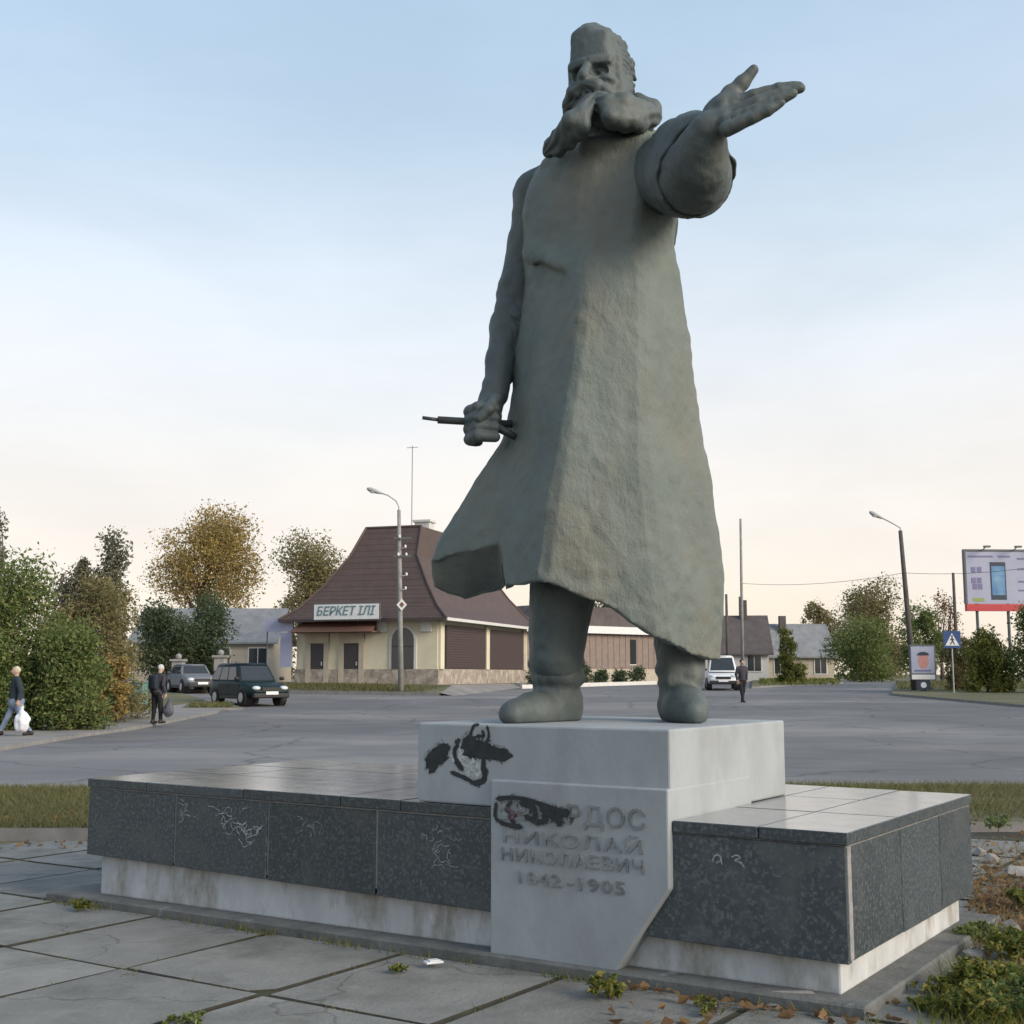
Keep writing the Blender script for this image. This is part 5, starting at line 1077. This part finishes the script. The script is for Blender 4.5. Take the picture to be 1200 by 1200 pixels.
# ------------------------------------------------------------------ vehicles
def car(name, label, pos, heading, paint, Lc=4.3, Wc=1.75, Hc=1.62, van=False, group=None):
    t = thing(name, label, 'car', tuple(pos), heading, group)            # local: nose towards +x
    hl, hw = Lc/2, Wc/2; zb_ = .30; bt = .98 if not van else 1.02
    # lower body: stations along x (x, half width, z bottom, z shoulder)
    st = [(-hl,.80,.45,.86),(-hl+.10,.92,.34,.95),(-hl+.6,1,.30,bt),(-.3,1,.28,bt),(.55,1,.28,bt-.02),(hl-1.1,1,.30,bt-.06),(hl-.45,.97,.32,bt-.14),(hl-.12,.90,.36,bt-.26),(hl,.76,.42,bt-.40)]
    def shell(st, nm, m, parent):
        V = []; F_ = []
        for x, w, z0, z1 in st:
            w *= hw; V += [(x,-w*.93,z0),(x,-w,z0+.12),(x,-w,z0+(z1-z0)*.62),(x,-w*.955,z1-.03),(x,-w*.86,z1),(x,w*.86,z1),(x,w*.955,z1-.03),(x,w,z0+(z1-z0)*.62),(x,w,z0+.12),(x,w*.93,z0)]
        for i in range(len(st)-1):
            for k in range(10): F_.append((i*10+k, i*10+(k+1)%10, (i+1)*10+(k+1)%10, (i+1)*10+k))
        F_ += [list(range(9,-1,-1)), [(len(st)-1)*10+k for k in range(10)]]
        mb = MB(); mb.add(V, F_); return mb.build(nm, m, parent, smooth=True)
    body = shell(st, 'body', paint, t)
    # greenhouse: roof and glass
    xr, xf, rr, rfr = (-hl+.12, hl-1.25, -hl+.45, .35) if not van else (-hl+.05, hl-.75, -hl+.2, hl-1.45)
    zt_ = Hc; wb, wt = hw*.92, hw*.74
    gv = [(xr,-wb,bt-.02),(xf,-wb,bt-.05),(xf,wb,bt-.05),(xr,wb,bt-.02),(rr,-wt,zt_-.06),(rfr,-wt,zt_-.05),(rfr,wt,zt_-.05),(rr,wt,zt_-.06)]
    mb = MB(); mb.add(gv, [(3,2,1,0),(4,5,6,7),(0,1,5,4),(1,2,6,5),(2,3,7,6),(3,0,4,7)]); mb.build('cabin', paint, t, bevel=.05, seg=2, smooth=True)
    mb = MB(); mb.add([(rr-.02,-wt,zt_-.05),(rfr+.02,-wt,zt_-.05),(rfr+.02,wt,zt_-.05),(rr-.02,wt,zt_-.05),(rr+.2,-wt*.8,zt_+.02),(rfr-.2,-wt*.8,zt_+.02),(rfr-.2,wt*.8,zt_+.02),(rr+.2,wt*.8,zt_+.02)], [(3,2,1,0),(4,5,6,7),(0,1,5,4),(1,2,6,5),(2,3,7,6),(3,0,4,7)]); mb.build('roof', paint, t, smooth=True)
    def quad(p, nm, m, push):
        p = [Vector(q) for q in p]; c = sum(p, Vector())/4; nrm = (p[1]-p[0]).cross(p[3]-p[0]).normalized()
        if nrm.dot(c-Vector((0,0,1.1))) < 0: nrm = -nrm
        q = [v+nrm*push for v in p]; mb = MB(); mb.add([*map(tuple,p), *map(tuple,q)], [(0,1,2,3),(4,5,6,7),(0,1,5,4),(1,2,6,5),(2,3,7,6),(3,0,4,7)]); return mb.build(nm, m, t)
    def lerp4(a,b,c,d_,u0,u1,v0,v1):
        f = lambda u,v: (Vector(a)*(1-u)+Vector(b)*u)*(1-v)+(Vector(d_)*(1-u)+Vector(c)*u)*v
        return [f(u0,v0),f(u1,v0),f(u1,v1),f(u0,v1)]
    quad(lerp4(gv[1],gv[2],gv[6],gv[5],.07,.93,.10,.92), 'windscreen', M['glass'], .012)
    quad(lerp4(gv[3],gv[0],gv[4],gv[7],.08,.92,.12,.90), 'rear_window', M['glass'], .012)
    for s_ in (0,1):
        a,b,c,e_ = (gv[0],gv[1],gv[5],gv[4]) if s_ == 0 else (gv[3],gv[2],gv[6],gv[7])
        for u0,u1 in ((.05,.30),(.33,.60),(.63,.92)): quad(lerp4(a,b,c,e_,u0,u1,.10,.86), 'side_window', M['glass'], .012)
        sg_ = -1 if s_ == 0 else 1
        for x0, x1 in ((-1.0,-.02),(.02,.98)):
            mb = MB(); mb.box((x0,sg_*hw-.004,.42),(x1,sg_*hw+.008,.86)); dr = mb.build('door', paint, t, bevel=.004)
            mb = MB(); mb.box((x0+.10,sg_*hw-.01,.76),(x0+.28,sg_*hw+.03,.80)); mb.build('handle', M['car_black'], dr)
        mb = MB(); mb.ball((.98,sg_*(hw+.09),bt+.08),(.09,.12,.08),5); mb.build('mirror', M['car_black'], t, smooth=True)
        mb = MB(); mb.ball((hl-.16,sg_*hw*.66,bt-.30),(.14,.19,.10),6); mb.build('headlight', M['lamp_glass'], t, smooth=True)
        mb = MB(); mb.box((-hl-.01,sg_*hw*.72-.1,.75),(-hl+.12,sg_*hw*.72+.1,.95)); mb.build('tail_light', M['red_trim'], t)
        mb = MB(); mb.box((-1.1,sg_*(hw-.02)-.03,.26),(1.1,sg_*(hw-.02)+.03,.40)); mb.build('sill', M['car_black'], t)
    mb = MB(); mb.box((hl-.20,-hw*.86,.30),(hl+.04,hw*.86,.50)); mb.build('front_bumper', M['car_black'], t, bevel=.05, seg=2)
    mb = MB(); mb.box((-hl-.04,-hw*.88,.34),(-hl+.2,hw*.88,.56)); mb.build('rear_bumper', M['car_black'], t, bevel=.05, seg=2)
    mb = MB(); mb.box((hl-.08,-.40,.58),(hl+.015,.40,.72)); mb.build('grille', M['car_black'], t)
    mb = MB(); mb.box((hl+.03,-.26,.44),(hl+.06,.26,.56)); mb.build('number_plate', M['plate'], t)
    for x in (-hl+.85, hl-.85):
        for sg_ in (-1,1):
            mb = MB(); mb.tube([(x,sg_*(hw-.26),.33),(x,sg_*(hw+.010),.33)], .395, 18); mb.build('wheel_arch', M['car_black'], t)
            w = bpy.data.objects.new('wheel', None); col.objects.link(w); w.parent = t; w.location = (x, sg_*(hw-.09), .325)
            mb = MB(); mb.tube([(0,-.11,0),(0,-.09,0),(0,.12,0),(0,.125,0)] if sg_ > 0 else [(0,.11,0),(0,.09,0),(0,-.12,0),(0,-.125,0)], [.28,.325,.325,.30], 20); mb.build('tyre', M['tyre'], w, smooth=False)
            mb = MB(); mb.tube([(0,sg_*.10,0),(0,sg_*.135,0)], [.21,.19], 14); mb.build('rim', M['rim'], w)
    return t
cg = G(291,826); cg.z += .0
car('parked_car', 'dark green compact off-road car turning at the crossing', cg, math.atan2(-.80,.60), M['car_green'], 4.2, 1.78, 1.66)
cw = G(846,808); car('parked_car', 'white van facing the viewer right of the statue boot', cw, R(-97), M['car_white'], 4.3, 1.72, 1.86, van=True)
cs_ = P(228, 65); car('parked_car', 'silver car half hidden left of the green car', cs_, R(-60), M['car_silver'], 4.1, 1.7, 1.45)

# ------------------------------------------------------------------ people
def person(label, pos, rz, h, top, legs, hair, pose, skirt=False, backpack=None):
    t = thing('person', label, 'person', tuple(pos), rz, 'people in the street'); k = h/1.75     # local: faces -y
    f = Field((-.62*k,-.62*k,-.02), (.62*k,.62*k,1.82*k), .0135)
    p = lambda x,y,z: np.array([x,y,z])*k
    hL, hR = pose['hips']; lean = pose.get('lean', 0)
    pel = p(0,0,.93); ch = p(0,-.02-lean*.6,1.30); nk = p(0,-.02-lean,1.50); hd = p(0,-.05-lean*1.3,1.64)
    f.cap(pel, p(0,-.01-lean*.3,1.10), .155*k, .145*k, k=.04); f.ell(ch, (.205*k,.135*k,.22*k), None, k=.05); f.cap(p(-.15,-.02-lean*.8,1.41), p(.15,-.02-lean*.8,1.41), .07*k, k=.05)
    f.cap(nk-p(0,0,.06), nk+p(0,0,.06), .055*k, k=.03); f.ell(hd, (.078*k,.098*k,.115*k), None, k=.02); f.ell(hd+p(0,-.095,-.02), (.016*k,.022*k,.022*k), None, k=.015)
    for sg_ in (-1,1): f.ell(hd+p(.078*sg_,.0,-.01), (.012*k,.025*k,.032*k), None, k=.01)
    for (hip, kn_, ft), sg_ in zip(pose['legs'], (-1,1)):
        f.chain([p(.09*sg_,0,.90), p(.10*sg_,kn_,.50), p(.10*sg_,ft,.10)], [.105*k,.075*k,.055*k], k=.03); f.cap(p(.10*sg_,ft+.04,.05), p(.11*sg_,ft-.15,.035), .05*k, .038*k, k=.02)
    for arm, sg_ in zip(pose['arms'], (-1,1)):
        f.chain([p(.20*sg_,-.02-lean*.8,1.40), p(*arm[0]), p(*arm[1])], [.068*k,.058*k,.045*k], k=.03)
        hnd = np.array(arm[1]); f.ell(p(*(hnd+[0,-.01,-.07])), (.030*k,.042*k,.065*k), None, k=.015)
        for q in range(4): f.cap(p(*(hnd+[0,-.035+.022*q,-.11])), p(*(hnd+[.01*-sg_,-.035+.022*q,-.165])), .0095*k, .008*k, k=.004)
        f.cap(p(*(hnd+[0,-.045,-.05])), p(*(hnd+[0,-.07,-.10])), .011*k, .009*k, k=.006)
    if skirt: f.cap(p(0,0,1.15), p(0,0,.86), .17*k, .20*k, k=.04)
    f.noise(.006, (.10,.10,.12), 4)
    V, F_ = f.mesh(); c = V[F_].mean(1); z = c[:,2]/k; x = np.abs(c[:,0])/k
    mi = np.zeros(len(F_), int); mi[z < .93] = 1; mi[(z < .11)] = 2; mi[(z > 1.515)] = 3
    for arm in pose['arms']:
        hnd = np.array(arm[1])*k; dd = np.linalg.norm(c-hnd-np.array([0,-.02,-.09])*k, axis=1); mi[dd < .105*k] = 3
        tA = np.array(arm[0])*k; dd2 = np.linalg.norm(c-(hnd*.6+tA*.4), axis=1); mi[(dd2 < .16*k) & (dd >= .105*k)] = 0
    np_mesh('body', V, F_, [top, legs, M['shoe'], M['skin']], t, midx=mi)
    fh = Field(tuple(hd-.2), tuple(hd+.2), .012); fh.ell(hd+p(0,.022,.028), (.092*k,.100*k,.105*k), None, k=.01); fh.box(hd+p(0,-.11,-.05), (.1,.07,.085), None, rd=.03, k=.02, cut=True); fh.noise(.008,(.04,.04,.04),2)
    V, F_ = fh.mesh(); np_mesh('hair', V, F_, hair, t)
    if backpack:
        mb = MB(); mb.box((-.15*k,.09,1.02*k),(.15*k,.25,1.45*k)); mb.build('backpack', backpack, t, bevel=.04, seg=2, smooth=True)
        for s_ in (-1,1): mb = MB(); mb.tube([(.11*s_,.12,1.44*k),(.12*s_,-.06,1.47*k),(.12*s_,-.14,1.3*k),(.12*s_,.05,1.05*k)], .02, 5); mb.build('strap', backpack, t)
    return t
def carrier_bag(label, loc, rz, w, h_, m):
    t = thing('carrier_bag', label, 'bag', loc, rz); fb = Field((-w,-w,-.05), (w,w,h_+.1), .012)
    fb.ell((0,0,h_*.36), (w*.62,w*.36,h_*.36), None, k=.03); fb.cap((0,0,h_*.5), (0,0,h_*.92), w*.34, .03, k=.1); fb.noise(.03,(.10,.10,.12),7); V, F_ = fb.mesh(); np_mesh('sack', V, F_, m, t)
    mb = MB(); mb.tube([(-.03,0,h_*.9),(0,0,h_+.04),(.03,0,h_*.9)], .012, 5); mb.build('handle', m, t); return t
w1 = G(17,862,.08); w1.z = tz(w1.y)+.085
person('person in dark jacket and pale jeans striding left with a white bag', w1, R(-62), 1.64, M['cloth_navy'], M['cloth_jeans'], M['hair_blond'],
       dict(hips=(0,0), legs=((0,-.16,-.34),(0,.10,.36)), arms=(((-.26,.08,1.14),(-.27,.10,.90)),((.27,.06,1.14),(.29,.02,.90)))), skirt=True)
hw_ = Matrix.Translation(w1) @ Matrix.Rotation(R(-62),4,'Z') @ Vector((.30*.94,.02,.74*.94))
carrier_bag('full white plastic carrier bag held by the striding person', (hw_.x+.12, hw_.y-.05, hw_.z-.60), R(20), .30, .62, M['bag_white'])
w2 = G(183,848,.08); w2.z = tz(w2.y)+.085
person('grey haired person in dark clothes with a backpack, seen from behind', w2, R(150), 1.70, M['cloth_charcoal'], M['cloth_black'], M['hair_grey'],
       dict(hips=(0,0), lean=.06, legs=((0,-.06,-.08),(0,.0,.04)), arms=(((-.25,.02,1.14),(-.26,-.08,.90)),((.25,.03,1.14),(.26,-.05,.90)))), backpack=M['cloth_navy'])
hw_ = Matrix.Translation(w2) @ Matrix.Rotation(R(150),4,'Z') @ Vector((-.26*.97,-.08,.74*.97))
carrier_bag('dark grey carrier bag held by the grey haired person', (hw_.x+.10, hw_.y, hw_.z-.56), R(10), .24, .56, M['bag_grey'])
w3 = G(870,823); w3.z = tz(w3.y)
person('person in dark jacket and trousers standing in the road by the van', w3, R(20), 1.80, M['cloth_charcoal'], M['cloth_black'], M['hair_dark'],
       dict(hips=(0,0), legs=((0,-.12,-.22),(0,.06,.18)), arms=(((-.25,.02,1.14),(-.25,-.06,.90)),((.25,.05,1.14),(.25,.04,.90)))))

# ------------------------------------------------------------------ weeds, leaves, rubble round the base
def base_pt(u, v, z=0.0): q = ORG+exv*u+eyv*v; return Vector((q.x, q.y, z))
def weed(label, pos, w, h_, n, leaf, m, seed, group):
    pos = Vector((pos[0], pos[1], -.06+pz(pos[0],pos[1])))
    rgw = random.Random(seed); bl = [((rgw.uniform(-.5,.5)*w, rgw.uniform(-.5,.5)*w, h_*rgw.uniform(.35,.75)), (w*rgw.uniform(.3,.5), w*rgw.uniform(.3,.5), h_*rgw.uniform(.25,.4))) for _ in range(6)]
    return tree('weed_plant', label, tuple(pos), bl, n, leaf, m, h_*.5, .006, seed, cat='plant', group=group, clump=.25, per=8, parts=('stem','leaves'), flat=.4)
WG = 'weeds at the right foot of the base'
for i, (px, py, w, h_, n, m, l) in enumerate(((1140,1105,.26,.16,900,'leaf_green','dark green tuft beside the right rear corner of base'), (1120,1170,.30,.20,900,'leaf_weed','yellow green weed, leftmost of the corner patch'), (1165,1165,.34,.26,1300,'leaf_weed','bushy yellow green weed in the right corner patch'),
        (1195,1130,.34,.30,1200,'leaf_weed','tall yellowing weed at the right picture edge'), (1140,1198,.34,.26,1300,'leaf_weed','leafy weed at the bottom of the corner patch'), (1190,1195,.34,.24,1300,'leaf_green','green weed in the bottom right corner'),
        (1195,1070,.25,.24,700,'leaf_weed','upright weed above the corner patch'), (1170,975,.22,.25,350,'leaf_green','thin green weed on the path beyond the base'), (1090,1190,.18,.12,500,'leaf_weed','low weed left of the corner patch'))):
    weed(l, G(px,py,-.06), w*.8, h_*.62, n, .034, M[m], 500+i, WG)
FG = 'weeds along the front foot of the base'
for i, (px, py, w, h_, n, m, l) in enumerate(((92,1062,.10,.10,260,'leaf_weed','small weed at the left end of the base'), (712,1170,.14,.12,420,'leaf_weed','green weed under the point of the inscription block'), (470,1137,.10,.05,160,'leaf_weed','tiny weed in the joint left of inscription block'), (220,1197,.12,.06,260,'leaf_green','flat weed in the joint at the bottom edge'),
        (840,1188,.14,.07,260,'leaf_weed','low weed under the right granite panel'), (152,1140,.09,.03,160,'leaf_dark','moss tuft where four slabs meet'), (1155,955,.25,.14,300,'leaf_weed','green clump on the path right of the base'))):
    weed(l, G(px,py,-.06), w, h_, n, .03, M[m], 600+i, FG)
# moss and grass in the joints
pts = []; rgj = np.random.default_rng(9)
for i in range(-6, 10):
    for j in range(-5, 9):
        c = P0+exv*(i*SU)+eyv*(j*SV)
        if c.y < 4.8 or c.y > 12 or abs(c.x) > .5*c.y: continue
        for _ in range(10):
            s_ = rgj.uniform(0,1); q = c+(exv*SU if rgj.random() < .5 else eyv*SV)*s_
            loc = q-ORG
            if in_base(loc.dot(exv), loc.dot(eyv)): continue
            for _ in range(rgj.integers(1,8)): pts.append((q.x+rgj.normal()*.018, q.y+rgj.normal()*.018))
blades('joint_grass', 'tiny grass tufts growing in the paving joints', np.array(pts), .035, .006, M['leaf_weed'], 15, .6, 'pave')
pts = []
for _ in range(1100):
    u = rgj.uniform(-L-.3, .2); q = base_pt(u, -.115-abs(rgj.normal())*.03)
    if rgj.random() < .25+.75*(math.sin(u*3.1)+math.sin(u*7.7) > .7): pts.append((q.x, q.y))
blades('edge_grass', 'thin grass fringe along the front foot of the base', np.array(pts), .06, .007, M['leaf_weed'], 16, .6, 'pave')
# dry fallen leaves
def litter(label, pts, size, m, seed, z0=.012):
    rgl = np.random.default_rng(seed); C = np.array([(x,y,(-.06+pz(x,y) if y < 13 else tz(y))+z0+abs(rgl.normal())*.014) for x,y in pts]); V, F_ = leaf_cloud(C, size, rgl, flat=.85, aspect=.8)
    tag(np_mesh('fallen_leaves', V, F_, m, None, smooth=False), label, 'leaves', kind='stuff')
pts = [tuple(G(*q)[:2]) for q in np.random.default_rng(21).normal((1172,1045),(26,22),(700,2)) if q[0] > 1136 and q[1] < 1110]
pts += [tuple(G(*q)[:2]) for q in np.random.default_rng(22).uniform((1130,960),(1210,1130),(260,2))]
litter('brown fallen leaves heaped right of the base', pts, .05, M['leaf_brown'], 23)
pts = [tuple(base_pt(rgj.uniform(-1.3,.3), -.12-abs(rgj.normal())*.06)[:2]) for _ in range(60)]+[tuple(G(*q)[:2]) for q in np.random.default_rng(24).uniform((700,1165),(1100,1196),(40,2))]
litter('dry leaves scattered along the front foot of the base', pts, .045, M['leaf_brown'], 25, .02)
pts = [tuple(q) for q in scatter(260,-6,-3.6,12.2,14.2,26)]; litter('dry leaves along the left verge', pts, .055, M['leaf_brown'], 27)
blades('dry_grass', 'straw coloured dry grass right of the base', np.array([tuple(G(*q)[:2]) for q in np.random.default_rng(28).uniform((1135,985),(1215,1110),(900,2))]), .12, .006, M['blade_dry'], 29, .7, 'pave')
blades('corner_grass', 'green grass among the corner weeds', np.array([tuple(G(*q)[:2]) for q in np.random.default_rng(30).uniform((1075,1125),(1215,1215),(1500,2)) if q[0] > 1075+(1200-q[1])*.4]), .10, .007, M['leaf_weed'], 31, .7, 'pave')
# broken concrete
def chunk(label, pos, r_, seed, m='rubble'):
    rgc = np.random.default_rng(seed); bm = bmesh.new()
    for _ in range(22):
        v = rgc.normal(size=3); v /= np.linalg.norm(v); v = v*np.array(r_)*rgc.uniform(.8,1.1); bm.verts.new((v[0], v[1], max(v[2], -r_[2]*.6)))
    bmesh.ops.convex_hull(bm, input=bm.verts); me = bpy.data.meshes.new('concrete_chunk'); 
    loose = [v for v in bm.verts if not v.link_faces]; bmesh.ops.delete(bm, geom=loose, context='VERTS'); bm.to_mesh(me); bm.free()
    me.materials.append(M[m]); o = bpy.data.objects.new('concrete_chunk', me); col.objects.link(o); o.location = pos+Vector((0,0,r_[2]*.5)); o.rotation_euler = (0,0,rgc.uniform(0,6.28)); tag(o, label, 'rubble', 'broken concrete pieces')
for i, (px, py, r_, l) in enumerate(((935,1178,(.22,.13,.045),'flat pale concrete piece under the right corner of base'), (1183,1100,(.07,.07,.08),'upright pale stone above the corner weeds'), (1140,1125,(.10,.07,.035),'small grey concrete piece beside the tuft'), (1160,1012,(.10,.08,.06),'pale stone behind the dry leaves'), (1148,1003,(.07,.06,.05),'pale stone nearest the base behind the leaves'), (1195,1028,(.12,.09,.07),'tan stone at the picture edge above the leaves'))):
    chunk(l, G(px,py,-.055), r_, 700+i)
mb = MB(); q = G(508,1131,-.052); mb.box((-.05,-.03,0),(.05,.03,.012)); mb.box((-.03,-.028,.012),(.03,.02,.02)); o = mb.build('litter_packet', M['plate'], None, bevel=.003, loc=q+Vector((0,0,.006))); o.rotation_euler = (0,0,.4); tag(o, 'crumpled white litter on the paving before the base', 'litter')
